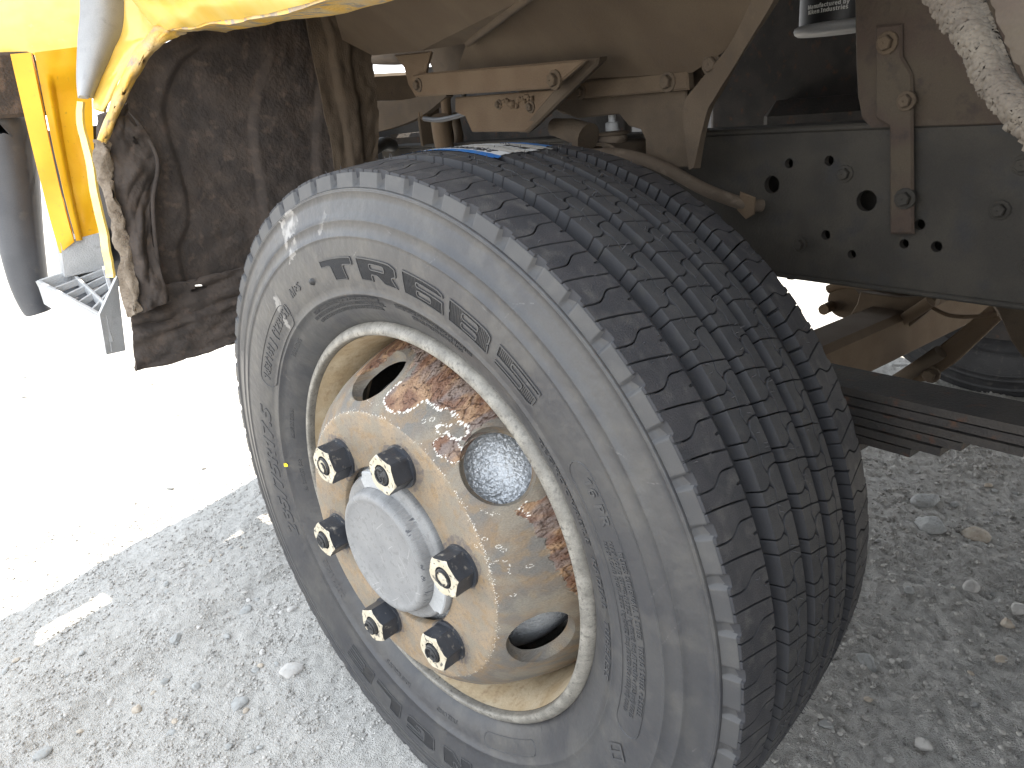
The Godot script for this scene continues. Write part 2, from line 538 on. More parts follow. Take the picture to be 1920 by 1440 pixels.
func shoulder_blocks(mirror: bool, wall: Geo, flank: Geo) -> Geo:
	var g := Geo.new()
	var s := -1.0 if mirror else 1.0
	var off := -2.9 if mirror else 0.0
	var m := [Vector2(46.15, 137), Vector2(46.05, 130), Vector2(45.62, 112), Vector2(44.88, 87.5)]
	var sl := [Vector2(42.55, 137), Vector2(42.25, 126), Vector2(42.22, 118.5), Vector2(42.55, 113), Vector2(43.05, 107.5), Vector2(43.22, 103), Vector2(42.9, 87.5)]
	var a := [] # main sipe down to the wavy sipe, with the notch in the shoulder
	a.append_array([Vector2(45.0, 137), Vector2(44.95, 134.4), Vector2(43.5, 133.6), Vector2(43.45, 137)])
	a.append_array(sl)
	var mr := m.duplicate()
	mr.reverse()
	a.append_array(mr)
	var b := []
	var sr := sl.duplicate()
	sr.reverse()
	b.append_array(sr)
	for p: Vector2 in m:
		b.append(Vector2(p.x - 360.0 / PITCHES, p.y))
	# short blind cut in the groove edge
	b.append_array([Vector2(41.02, 87.5), Vector2(41.06, 92.5), Vector2(41.16, 92.5), Vector2(41.12, 87.5)])
	for poly: Array in [a, b]:
		var q := []
		for p: Vector2 in poly:
			q.append(Vector2(p.x + off, p.y * s))
		tread_block(g, flank, q, 0.58, 0.0155)
	# continuous buttress below the blocks, notched once a pitch
	var rib := g
	g = wall
	var n := PITCHES * 24
	var base := g.v.size()
	for k in n + 1:
		var deg := 360.0 * k / n
		var ph := fposmod(deg - off - 44.2, 360.0 / PITCHES)
		if ph > 180.0 / PITCHES: ph -= 360.0 / PITCHES
		var notch := clampf((0.80 - absf(ph)) / 0.14, 0.0, 1.0)
		var ra := deg_to_rad(deg)
		for j in 7:
			var t := j / 6.0
			var r := lerpf(0.4268, 0.4124, t)
			var z := lerpf(0.1368, 0.1392, t) - notch * 0.0042 * clampf((1.0 - t) * 4.0, 0.0, 1.0)
			if j == 0:
				r = 0.4268; z = lerpf(0.125, 0.125, t)
			elif j == 1:
				r = 0.4268
				z = 0.1369 - notch * 0.0042
			g.vert(Vector3(r * cos(ra), r * sin(ra), z * s), Vector3(cos(ra) * .1, sin(ra) * .1, s))
	for k in n:
		for j in 6:
			var q := base + k * 7 + j
			if s > 0.0: g.quad(q + 1, q, q + 7, q + 8)
			else: g.quad(q, q + 1, q + 8, q + 7)
	# proper normals for the buttress
	var acc := PackedVector3Array()
	acc.resize((n + 1) * 7)
	for k in n:
		for j in range(1, 6):
			var q := base + k * 7 + j
			var nn := (g.v[q + 7] - g.v[q]).cross(g.v[q + 1] - g.v[q]).normalized()
			if nn.z * s < 0.0: nn = -nn
			for e: int in [q, q + 1, q + 7, q + 8]:
				acc[e - base] += nn
	for k in acc.size():
		if k % 7 > 0 and acc[k].length() > 0.01: g.n[base + k] = acc[k].normalized()
	g = rib
	return g

# an inner rib: four blocks a pitch, parted by a hooked cut, a cross cut and a wavy cut along the rib
func rib_blocks(dt: float, dz: float, w: float, flank: Geo) -> Geo:
	var g := Geo.new()
	var e := 34.0 + (35.0 - w)
	var l1 := [Vector2(44.46, 68.5), Vector2(44.18, 60.3), Vector2(44.45, 53.6), Vector2(43.76, 48.8), Vector2(42.22, 51.0), Vector2(42.66, 68.5)]
	var l2 := [Vector2(42.66, 68.5), Vector2(42.22, 51.0), Vector2(41.1, 54.0), Vector2(40.0, 51.6), Vector2(39.3, 50.6), Vector2(38.80, 53.6), Vector2(38.47, 60.3), Vector2(38.75, 68.5)]
	var r1 := [Vector2(44.9, 50.9), Vector2(45.5, 49.8), Vector2(46.13, 46.0), Vector2(46.26, e + 3.5), Vector2(45.95, e), Vector2(41.67, e), Vector2(42.22, 51.0), Vector2(43.76, 48.8)]
	var r2 := [Vector2(42.22, 51.0), Vector2(41.67, e), Vector2(40.42, e), Vector2(40.50, (e + 47.0) / 2.0), Vector2(40.46, 47.0), Vector2(40.02, 51.2), Vector2(41.1, 54.0)]
	for poly: Array in [l1, l2, r1, r2]:
		var q := []
		for p: Vector2 in poly:
			q.append(Vector2(p.x + dt, p.y + dz))
		tread_block(g, flank, q, 0.46, 0.0155)
	return g

# raised letters: outline loops in a unit box; drawn as a raised rim with fine ribs inside
func glyph(ch: String) -> Array:
	match ch:
		"T": return [[0, 1, 1, 1, 1, .64, .70, .64, .70, 0, .30, 0, .30, .64, 0, .64]]
		"R": return [[0, 0, 0, 1, .86, 1, 1, .86, 1, .50, .88, .40, 1, 0, .66, 0, .50, .30, .34, .30, .34, 0], [.34, .56, .34, .76, .70, .76, .70, .56]]
		"6": return [[0, 0, 0, 1, .88, 1, 1, .88, 1, .74, .36, .74, .36, .60, 1, .60, 1, 0], [.36, .20, .36, .40, .70, .40, .70, .20]]
		"8": return [[0, 0, 0, .46, .03, .5, 0, .54, 0, 1, .88, 1, 1, .88, 1, .54, .97, .5, 1, .46, 1, 0], [.34, .18, .34, .40, .70, .40, .70, .18], [.34, .60, .34, .82, .70, .82, .70, .60]]
		"5": return [[0, 1, 1, 1, 1, .80, .36, .80, .36, .62, 1, .62, 1, .12, .88, 0, 0, 0, 0, .20, .66, .20, .66, .42, 0, .42]]
		"I": return [[.3, 0, .3, 1, .7, 1, .7, 0]]
		"A": return [[0, 0, .25, 1, .75, 1, 1, 0, .68, 0, .63, .2, .37, .2, .32, 0], [.42, .40, .47, .70, .53, .70, .58, .40]]
		"N": return [[0, 0, 0, 1, .36, 1, .62, .52, .62, 1, 1, 1, 1, 0, .64, 0, .38, .48, .38, 0]]
		"G": return [[0, .14, 0, .86, .14, 1, 1, 1, 1, .76, .36, .76, .36, .24, .64, .24, .64, .38, .5, .38, .5, .56, 1, .56, 1, .14, .86, 0, .14, 0]]
		"L": return [[0, 0, 0, 1, .38, 1, .38, .32, 1, .32, 1, 0]]
		"E": return [[0, 0, 0, 1, 1, 1, 1, .79, .36, .79, .36, .61, 1, .61, 1, .39, .36, .39, .36, .21, 1, .21, 1, 0]]
	return []

func big_letter(called: String, ch: String, mid_deg: float, span_deg: float, r0: float, r1: float, parent: Node) -> void:
	var g := Geo.new()
	var wmm := deg_to_rad(span_deg) * (r0 + r1) * 500.0
	var hmm := (r1 - r0) * 1000.0
	var loops := []
	for l: Array in glyph(ch):
		var p := PackedVector2Array()
		for k in range(0, l.size(), 2):
			p.append(Vector2(l[k] * wmm, l[k + 1] * hmm))
		loops.append(subdivide(round_corners(p, 2.0, 3), 3.5))
	var at := func(q: Vector2, h: float) -> Vector3:
		return on_side(mid_deg + span_deg * 0.5 - q.x / wmm * span_deg, r0 + q.y / 1000.0, h)
	for li in loops.size():
		var p: PackedVector2Array = loops[li]
		var band := 1.5 if li == 0 else -1.3
		var q := inset(p, band)
		var sgn := 0.0
		for k in p.size(): sgn += p[k].cross(p[(k + 1) % p.size()])
		for k in p.size():
			var j := (k + 1) % p.size()
			var hi := 0.0011
			var v := [at.call(p[k], hi), at.call(p[j], hi), at.call(q[j], hi), at.call(q[k], hi), at.call(p[k], -.0004), at.call(p[j], -.0004), at.call(q[k], -.0004), at.call(q[j], -.0004)]
			if (sgn > 0.0) == (band > 0.0):
				g.flat4(v[0], v[1], v[2], v[3]); g.flat4(v[4], v[5], v[1], v[0]); g.flat4(v[3], v[2], v[7], v[6])
			else:
				g.flat4(v[1], v[0], v[3], v[2]); g.flat4(v[5], v[4], v[0], v[1]); g.flat4(v[2], v[3], v[6], v[7])
	var x := 2.6
	while x < wmm - 2.0:
		var ys := []
		for p: PackedVector2Array in loops:
			for k in p.size():
				var a := p[k]
				var b := p[(k + 1) % p.size()]
				if (a.x <= x) != (b.x <= x):
					ys.append(lerpf(a.y, b.y, (x - a.x) / (b.x - a.x)))
		ys.sort()
		for k in range(0, ys.size() - 1, 2):
			var y0: float = ys[k] + 1.4
			var y1: float = ys[k + 1] - 1.4
			if y1 - y0 < 0.6: continue
			var n := maxi(1, int((y1 - y0) / 6.0))
			for s in n:
				var ya := lerpf(y0, y1, float(s) / n)
				var yb := lerpf(y0, y1, float(s + 1) / n)
				var c := 0.55
				var va: Array = [at.call(Vector2(x - c, ya), -.0003), at.call(Vector2(x, ya), .0009), at.call(Vector2(x + c, ya), -.0003)]
				var vb: Array = [at.call(Vector2(x - c, yb), -.0003), at.call(Vector2(x, yb), .0009), at.call(Vector2(x + c, yb), -.0003)]
				g.flat4(va[0], va[1], vb[1], vb[0]); g.flat4(va[1], va[2], vb[2], vb[1])
		x += 2.15
	put(called, g, M.buttress, parent)

var font: SystemFont

# printed or moulded words bent round the tyre; r is the foot of the letters, tall the capital height
func words(g: Geo, text: String, mid_deg: float, r: float, tall: float, raise: float, place: Callable, slant := 0.0, wide := 1.0, inward := false) -> void:
	var t := TextMesh.new()
	t.font = font
	t.text = text
	t.font_size = 32
	t.pixel_size = tall / 23.5
	t.depth = raise * 2.0
	t.curve_step = 4.0
	t.horizontal_alignment = HORIZONTAL_ALIGNMENT_CENTER
	t.vertical_alignment = VERTICAL_ALIGNMENT_BOTTOM
	var arr := t.get_mesh_arrays()
	var vs: PackedVector3Array = arr[Mesh.ARRAY_VERTEX]
	var ns: PackedVector3Array = arr[Mesh.ARRAY_NORMAL]
	var id: PackedInt32Array = arr[Mesh.ARRAY_INDEX]
	var b := g.v.size()
	for k in vs.size():
		var p := vs[k]
		var x := (p.x + p.y * slant) * wide
		var a := mid_deg + rad_to_deg(x / (r + tall * 0.5)) * (1.0 if inward else -1.0)
		var rr := r + tall - p.y if inward else r + p.y
		g.vert(place.call(a, rr, p.z), Vector3.ZERO)
	# re-shade from the bent triangles
	for k in range(0, id.size(), 3):
		var p0 := g.v[b + id[k]]
		var p1 := g.v[b + id[k + 1]]
		var p2 := g.v[b + id[k + 2]]
		var nn := (p2 - p0).cross(p1 - p0)
		if nn.length() > 0.0: nn = nn.normalized()
		var c := g.v.size()
		g.vert(p0, nn); g.vert(p1, nn); g.vert(p2, nn)
		g.tri(c, c + 1, c + 2)

func oval_line(g: Geo, d0: float, d1: float, r0: float, r1: float) -> void:
	# a thin raised line round a long slot-shaped field
	var pts := []
	var rm := (r0 + r1) / 2.0
	var hr := (r1 - r0) / 2.0
	var cap := rad_to_deg(hr / rm) * signf(d1 - d0)
	for k in 9: pts.append(Vector2(d0 - cap * sin(PI * k / 8.0), rm + hr * cos(PI * k / 8.0)))
	var n := int(absf(d1 - d0)) + 2
	for k in range(1, n): pts.append(Vector2(lerpf(d0, d1, float(k) / n), r0))
	for k in 9: pts.append(Vector2(d1 + cap * sin(PI * k / 8.0), rm - hr * cos(PI * k / 8.0)))
	for k in range(1, n): pts.append(Vector2(lerpf(d1, d0, float(k) / n), r1))
	for k in pts.size():
		var a: Vector2 = pts[k]
		var b: Vector2 = pts[(k + 1) % pts.size()]
		var d := Vector2((b.x - a.x) * rm * 0.01745, b.y - a.y).normalized()
		var s := Vector2(-d.y / (rm * 0.01745), d.x) * 0.0006
		var h := 0.0008
		g.flat4(on_side(a.x - s.x, a.y - s.y, -.0002), on_side(a.x, a.y, h), on_side(b.x, b.y, h), on_side(b.x - s.x, b.y - s.y, -.0002))
		g.flat4(on_side(a.x, a.y, h), on_side(a.x + s.x, a.y + s.y, -.0002), on_side(b.x + s.x, b.y + s.y, -.0002), on_side(b.x, b.y, h))

# steel disc of the wheel: radius, z
var DISC := PackedVector2Array([Vector2(.1010, .1560), Vector2(.1015, .1635), Vector2(.1030, .1650), Vector2(.1650, .1650), Vector2(.1690, .1644), Vector2(.1725, .1622), Vector2(.1780, .1580), Vector2(.1860, .1510), Vector2(.1975, .1375), Vector2(.2085, .1190), Vector2(.2180, .0970), Vector2(.2270, .0730), Vector2(.2325, .0530), Vector2(.2350, .0380)])

func fill_poly(mask: PackedByteArray, size: int, poly: PackedVector2Array, val: int) -> void:
	var y0 := size
	var y1 := 0
	for p in poly:
		y0 = mini(y0, int(p.y)); y1 = maxi(y1, int(p.y))
	for y in range(maxi(y0, 0), mini(y1, size - 1) + 1):
		var xs := []
		for k in poly.size():
			var a := poly[k]
			var b := poly[(k + 1) % poly.size()]
			if (a.y <= y) != (b.y <= y):
				xs.append(lerpf(a.x, b.x, (y - a.y) / (b.y - a.y)))
		xs.sort()
		for k in range(0, xs.size() - 1, 2):
			for x in range(maxi(int(xs[k]), 0), mini(int(xs[k + 1]), size - 1) + 1):
				mask[y * size + x] = val

func stamp(mask: PackedByteArray, size: int, x: float, y: float, r: float, val: int) -> void:
	for j in range(maxi(int(y - r), 0), mini(int(y + r) + 1, size - 1) + 1):
		for k in range(maxi(int(x - r), 0), mini(int(x + r) + 1, size - 1) + 1):
			if (k - x) * (k - x) + (j - y) * (j - y) <= r * r:
				mask[j * size + k] = val

func ragged(pts: Array, rng: RandomNumberGenerator, amp: float, size: int, span: float, close := true) -> PackedVector2Array:
	var p := PackedVector2Array()
	for q: Vector2 in pts:
		p.append(Vector2((0.5 + q.x / 1000.0 / span) * size, (0.5 - q.y / 1000.0 / span) * size))
	var k1 := size / span / 1000.0
	var out := PackedVector2Array()
	for k in (p.size() if close else p.size() - 1):
		var a := p[k]
		var b := p[(k + 1) % p.size()]
		var c := maxi(1, int(a.distance_to(b) / (1.6 * k1)))
		for s in c:
			out.append(a.lerp(b, float(s) / c) + Vector2(rng.randf_range(-amp, amp), rng.randf_range(-amp, amp)) * k1)
	return out

func vv(l: Array) -> Array:
	var o := []
	for k in range(0, l.size(), 2): o.append(Vector2(l[k], l[k + 1]))
	return o

# paint, rust scale and chalky crust of the disc, laid out flat looking along the axle
func disc_material() -> StandardMaterial3D:
	var size := 1024
	var span := 0.50
	var rng := RandomNumberGenerator.new()
	rng.seed = 41
	var rust := PackedByteArray()
	rust.resize(size * size)
	var crust := PackedByteArray()
	crust.resize(size * size)
	var k1 := size / span / 1000.0
	var patch_a := vv([-8, 221, 15, 214, 20, 206, 14, 201, 7, 194, 5, 186, 16, 179, 29, 177, 43, 180, 53, 184, 57, 190, 66, 189, 78, 184, 89, 184, 102, 176, 113, 170, 116, 165, 114, 160, 121, 156, 119, 165, 125, 172, 137, 175, 148, 172, 165, 182, 130, 215, 70, 240, 0, 246])
	var patch_t := vv([12, 208, 2, 219, -20, 222, -44, 217, -62, 205, -74, 193, -88, 186, -98, 190, -90, 214, -60, 240, -20, 246, 14, 246])
	var patch_b := vv([178, 94, 182, 100, 189, 99, 196, 106, 215, 110, 246, 60, 246, -20, 224, -22, 218, -6, 215, 7, 213, 19, 209, 30, 206, 43, 203, 54, 201, 63, 195, 67, 193, 75, 188, 85, 182, 89])
	var patch_c := vv([165, -166, 178, -146, 190, -132, 203, -120, 213, -104, 222, -96, 222, -118, 200, -146, 178, -168])
	var blob := vv([90, 157, 95, 163, 102, 164, 112, 160, 119, 152, 122, 146, 119, 140, 112, 142, 107, 145, 99, 146])
	var blob2 := vv([86, 171, 98, 172, 100, 166, 92, 165])
	for l: Array in [patch_a, patch_t, patch_b, patch_c, blob]:
		fill_poly(rust, size, ragged(l, rng, 1.1, size, span), 255)
	var lines := [[vv([14, 201, 7, 194, 5, 186, 16, 179, 29, 177, 43, 180, 53, 184, 57, 190, 66, 189, 78, 184, 89, 184, 102, 176, 113, 170, 116, 165, 114, 160, 107, 161, 99, 164]), 2.1], [blob + [blob[0]], 1.5], [blob2 + [blob2[0]], 2.0], [vv([182, 100, 180, 96, 184, 91, 188, 85]), 1.3],
		[vv([166, 41, 169, 47, 177, 48, 181, 44, 182, 30]), .9], [vv([166, 41, 165, 30, 168, 20]), .6], [vv([152, 98, 160, 94, 170, 93]), .9], [vv([-20, 178, -8, 180, 2, 181]), .6]]
	for l: Array in lines:
		var q := ragged(l[0], rng, 1.0, size, span, false)
		for p in q:
			if rng.randf() < 0.9:
				stamp(crust, size, p.x, p.y, rng.randf_range(0.35, 1.0) * l[1] * k1 * 0.62, 255)
			if rng.randf() < 0.5:
				stamp(crust, size, p.x + rng.randf_range(-2, 2) * k1, p.y + rng.randf_range(-2, 2) * k1, 0.35 * k1, 220)
	# small chalky rings and flecks
	for q: Vector2 in [Vector2(172, 62), Vector2(176, 58), Vector2(195, 38), Vector2(184, 8), Vector2(160, 70), Vector2(78, 176), Vector2(70, 174), Vector2(150, 60)]:
		var c := Vector2((0.5 + q.x / 1000.0 / span) * size, (0.5 - q.y / 1000.0 / span) * size)
		for s in 12:
			var a := s * TAU / 12.0
			if rng.randf() < 0.7: stamp(crust, size, c.x + cos(a) * 2.4 * k1, c.y + sin(a) * 1.6 * k1, 0.45 * k1, 230)
	# broken bright line along the edge of the bolting face
	for s in 900:
		var a := rng.randf() * TAU
		var r := 0.1705 + rng.randfn(0.0, 0.0011)
		var dens := 0.35 + 0.65 * (0.5 + 0.5 * sin(a * 3.0 + 1.0))
		if rng.randf() < dens:
			stamp(crust, size, (0.5 + r * cos(a) / span) * size, (0.5 - r * sin(a) / span) * size, rng.randf_range(.25, .6) * k1, 190)
	# grease and old paint left round the nuts
	var stain := PackedByteArray()
	stain.resize(size * size)
	for k in 6:
		var a := deg_to_rad(11.3 + 60.0 * k)
		var c := Vector2(cos(a), sin(a)) * 0.1255
		var pts := []
		for s in 40:
			var b := TAU * s / 40.0
			var rr := 28.5 + 3.5 * sin(b * 2.0 + k * 1.7) + 2.2 * sin(b * 5.0 + k) + rng.randf_range(-1.2, 1.2)
			if k == 1: rr += 5.0 * maxf(0.0, cos(b - 0.2)) 
			if k == 0: rr += 9.0 * maxf(0.0, cos(b - 1.9)) * maxf(0.0, cos(b - 1.9))
			pts.append(Vector2(c.x * 1000.0 + cos(b) * rr, c.y * 1000.0 + sin(b) * rr))
		fill_poly(stain, size, ragged(pts, rng, 0.6, size, span), 255)
		for s in 26:
			var b := rng.randf() * TAU
			stamp(stain, size, (0.5 + (c.x + cos(b) * 0.033) / span) * size, (0.5 - (c.y + sin(b) * 0.033) / span) * size, rng.randf_range(.4, 1.5) * k1, 200)
	var n1 := noise_bytes(size, 61, 120.0, 4)
	var n2 := noise_bytes(size, 62, 46.0, 5)
	var n3 := noise_bytes(size, 63, 3.2, 2)
	var n4 := noise_bytes(size, 64, 30.0, 5, true)
	var n5 := noise_bytes(size, 65, 16.0, 5)
	var n6 := noise_bytes(size, 66, 85.0, 5)
	var out := PackedByteArray()
	out.resize(size * size * 3)
	var hgt := PackedByteArray()
	hgt.resize(size * size)
	var half := size / 2.0
	for y in size:
		for x in size:
			var k := y * size + x
			var r2 := ((x - half) * (x - half) + (y - half) * (y - half)) / (half * half) * span * span / 4.0
			var a := n1[k] / 255.0
			var b := n2[k] / 255.0
			var f := 1.0 + 0.30 * (n3[k] / 127.5 - 1.0)
			var c0 := Color(.265, .197, .128)
			var c1 := Color(.205, .172, .134)
			var wide := clampf((a - 0.30) * 2.0, 0.0, 1.0)
			if r2 > 0.0290:
				c0 = Color(.18, .132, .088)
				c1 = Color(.128, .118, .105)
				wide = clampf((a - 0.22) * 2.4, 0.0, 1.0)
			var c := c0.lerp(c1, wide)
			c = c.lerp(Color(.225, .145, .07), clampf((b - 0.54) * 2.6, 0.0, 0.45))
			c = c.lerp(Color(.15, .128, .108), clampf((n5[k] / 255.0 - 0.55) * 2.2, 0.0, 0.5))
			c = c.lerp(Color(.20, .177, .140), clampf((n6[k] / 255.0 - 0.48) * 3.0, 0.0, 0.65))
			var h := 100.0 + (n3[k] - 128) * 0.08 + (n5[k] - 128) * 0.10
			if stain[k] > 0:
				c = c.lerp(Color(.125, .105, .095), (0.35 + 0.55 * clampf((n5[k] / 255.0 - 0.35) * 4.0, 0.0, 1.0)) * stain[k] / 255.0)
				h += 4.0
			if rust[k] > 0:
				var cr := Color(.145, .072, .043).lerp(Color(.27, .165, .095), clampf((b - 0.42) * 4.0, 0.0, 1.0))
				cr = cr.lerp(Color(.155, .125, .115), clampf((a - 0.52) * 5.0, 0.0, 0.8))
				cr = cr.lerp(Color(.06, .03, .02), clampf((n4[k] / 255.0 - 0.72) * 7.0, 0.0, 0.85))
				c = cr
				h = 128.0 + (n2[k] - 128) * 0.55 + (n5[k] - 128) * 0.5 + (n3[k] - 128) * 0.16 - clampf((n4[k] / 255.0 - 0.70) * 8.0, 0.0, 1.0) * 60.0
			if crust[k] > 0:
				c = c.lerp(Color(.74, .71, .66), crust[k] / 255.0 * 0.92)
				h += 10.0
			out[k * 3] = to8(c.r * f); out[k * 3 + 1] = to8(c.g * f); out[k * 3 + 2] = to8(c.b * f)
			hgt[k] = clampi(int(h), 0, 255)
	var m := StandardMaterial3D.new()
	m.albedo_texture = tex_of(out, size)
	m.roughness = 0.68
	m.normal_enabled = true
	m.normal_texture = bump_tex(hgt, size, 7.0)
	return m

# dusty black rubber of the sidewall, laid out flat looking along the axle
func sidewall_material() -> StandardMaterial3D:
	var size := 1024
	var span := 0.90
	var rng := RandomNumberGenerator.new()
	rng.seed = 8
	var mark := PackedByteArray()
	mark.resize(size * size)
	var scuffs := [[vv([-168, 372, -150, 380, -140, 394, -132, 384, -122, 378, -128, 362, -146, 356, -150, 340, -158, 352]), 170], [vv([-136, 350, -128, 358, -122, 346, -134, 336, -148, 326]), 140],
		[vv([-206, 276, -198, 288, -194, 262, -196, 236, -203, 244, -207, 262]), 130], [vv([-74, 366, -60, 388, -56, 386, -68, 362]), 90], [vv([30, -352, 40, -346, 50, -354, 48, -366, 36, -366]), 200],
		[vv([268, -196, 288, -214, 300, -238, 286, -226, 270, -206]), 70], [vv([292, -176, 330, -200, 312, -190]), 60]]
	for s: Array in scuffs:
		fill_poly(mark, size, ragged(s[0], rng, 2.2, size, span), s[1])
	for k in 60: # fine scratches
		var a := rng.randf() * TAU
		var r := rng.randf_range(.30, .40)
		var p := Vector2(cos(a), sin(a)) * r
		var d := Vector2(rng.randf_range(-1, 1), rng.randf_range(-1, 1)).normalized() * rng.randf_range(.01, .04)
		for s in 24:
			var q := p + d * s / 24.0
			stamp(mark, size, (0.5 + q.x / span) * size, (0.5 - q.y / span) * size, 0.45, rng.randi_range(20, 70))
	var n1 := noise_bytes(size, 71, 170.0, 3)
	var n2 := noise_bytes(size, 72, 60.0, 5)
	var n3 := noise_bytes(size, 73, 2.6, 2)
	var n4 := noise_bytes(size, 74, 22.0, 4)
	var out := PackedByteArray()
	out.resize(size * size * 3)
	for k in size * size:
		var t := clampf((n1[k] / 255.0 - 0.32) * 2.6, 0.0, 1.0)
		var d := clampf((n2[k] / 255.0 - 0.5) * 1.6, 0.0, 0.5)
		var c := Color(.038, .038, .042).lerp(Color(.051, .050, .051), t)
		c = c.lerp(Color(.078, .074, .069), d)
		if mark[k] > 0:
			c = c.lerp(Color(.36, .345, .33), mark[k] / 255.0 * clampf((n4[k] / 255.0 - 0.25) * 2.5, 0.2, 1.0))
		var f := 1.0 + 0.12 * (n3[k] / 127.5 - 1.0)
		out[k * 3] = to8(c.r * f); out[k * 3 + 1] = to8(c.g * f); out[k * 3 + 2] = to8(c.b * f)
	var m := StandardMaterial3D.new()
	m.albedo_texture = tex_of(out, size)
	m.roughness = 0.40
	m.normal_enabled = true
	m.normal_texture = bump_tex(n4, size, 1.2)
	m.normal_scale = 0.5
	return m

# the disc with six round hand holes
func build_disc(w: Node, material: Material) -> void:
	var g := Geo.new()
	var span := 0.50
	var flat_n := 7 # profile points of hub edge, bolting face and its rounded edge
	var head := DISC.slice(0, flat_n)
	lathe(g, head, 180, span)
	var cone := DISC.slice(flat_n - 1)
	var len_ := [0.0]
	for k in cone.size() - 1: len_.append(len_[k] + cone[k].distance_to(cone[k + 1]))
	var total: float = len_[-1]
	var at := func(u: float, ang: float, depth: float) -> Array:
		var s := clampf(u, 0.0, total)
		var k := 0
		while k < cone.size() - 2 and s > len_[k + 1]: k += 1
		var f: float = (s - len_[k]) / (len_[k + 1] - len_[k])
		var q := cone[k].lerp(cone[k + 1], f)
		var d0: Vector2 = (cone[k + 1] - cone[maxi(k - 1, 0)]).normalized()
		var d1: Vector2 = (cone[mini(k + 2, cone.size() - 1)] - cone[k]).normalized()
		var d := d0.lerp(d1, f).normalized()
		var n2 := Vector2(-d.y, d.x)
		q -= n2 * depth
		return [Vector3(q.x * cos(ang), q.x * sin(ang), q.y), Vector3(n2.x * cos(ang), n2.x * sin(ang), n2.y)]
	var uc := 0.0
	for k in cone.size() - 1:
		if cone[k + 1].x > 0.2045 and cone[k].x <= 0.2045:
			uc = lerpf(len_[k], len_[k + 1], (0.2045 - cone[k].x) / (cone[k + 1].x - cone[k].x))
	var ru := 0.0395
	var ra := 0.0425 / 0.2045
	for h in 6:
		var ac := deg_to_rad(41.6 + 60.0 * h)
		var rays := 72
		var rings := 9
		var base := g.v.size()
		var angs := []
		for k in rays: angs.append(TAU * k / rays)
		for cx: float in [-PI / 6.0, PI / 6.0]:
			for cy: float in [-uc, total - uc]:
				angs.append(fposmod(atan2(cy / ru, cx / ra), TAU))
		angs.sort()
		angs.append(angs[0] + TAU)
		for a: float in angs:
			var dir := Vector2(cos(a), sin(a)) # x along the arc, y along the profile
			var inner := Vector2(dir.x * ra, dir.y * ru)
			# out to the edge of the sector
			var lim := 1e9
			if absf(dir.x) > 1e-6: lim = minf(lim, (PI / 6.0) / absf(dir.x * ra))
			if dir.y > 1e-6: lim = minf(lim, (total - uc) / (dir.y * ru))
			if dir.y < -1e-6: lim = minf(lim, uc / (-dir.y * ru))
			var outer := inner * lim
			for j in rings:
				var t := pow(float(j) / (rings - 1), 1.3)
				var q := inner.lerp(outer, t)
				var pn: Array = at.call(uc + q.y, ac + q.x, 0.0012 if j == 0 else 0.0)
				var p: Vector3 = pn[0]
				g.vert(p, pn[1], Vector2(0.5 + p.x / span, 0.5 - p.y / span))
		for k in angs.size() - 1:
			for j in rings - 1:
				var q := base + k * rings + j
				# u grows outwards, angle grows anticlockwise
				g.quad(q, q + rings, q + rings + 1, q + 1)
		# thickness of the plate round the hole
		var wb := g.v.size()
		for k in rays + 1:
			var a := TAU * k / rays
			var q := Vector2(cos(a) * ra, sin(a) * ru)
			var mid: Array = at.call(uc, ac, 0.0)
			for j in 2:
				var pn: Array = at.call(uc + q.y * (1.0 - 0.03 * j), ac + q.x * (1.0 - 0.03 * j), 0.0012 if j == 0 else 0.0155)
				var p: Vector3 = pn[0]
				g.vert(p, (mid[0] - p).normalized(), Vector2(0.5 + p.x / span, 0.5 - p.y / span))
		for k in rays:
			var q := wb + k * 2
			g.quad(q, q + 1, q + 3, q + 2)
	put("wheel_disc", g, material, w, true)

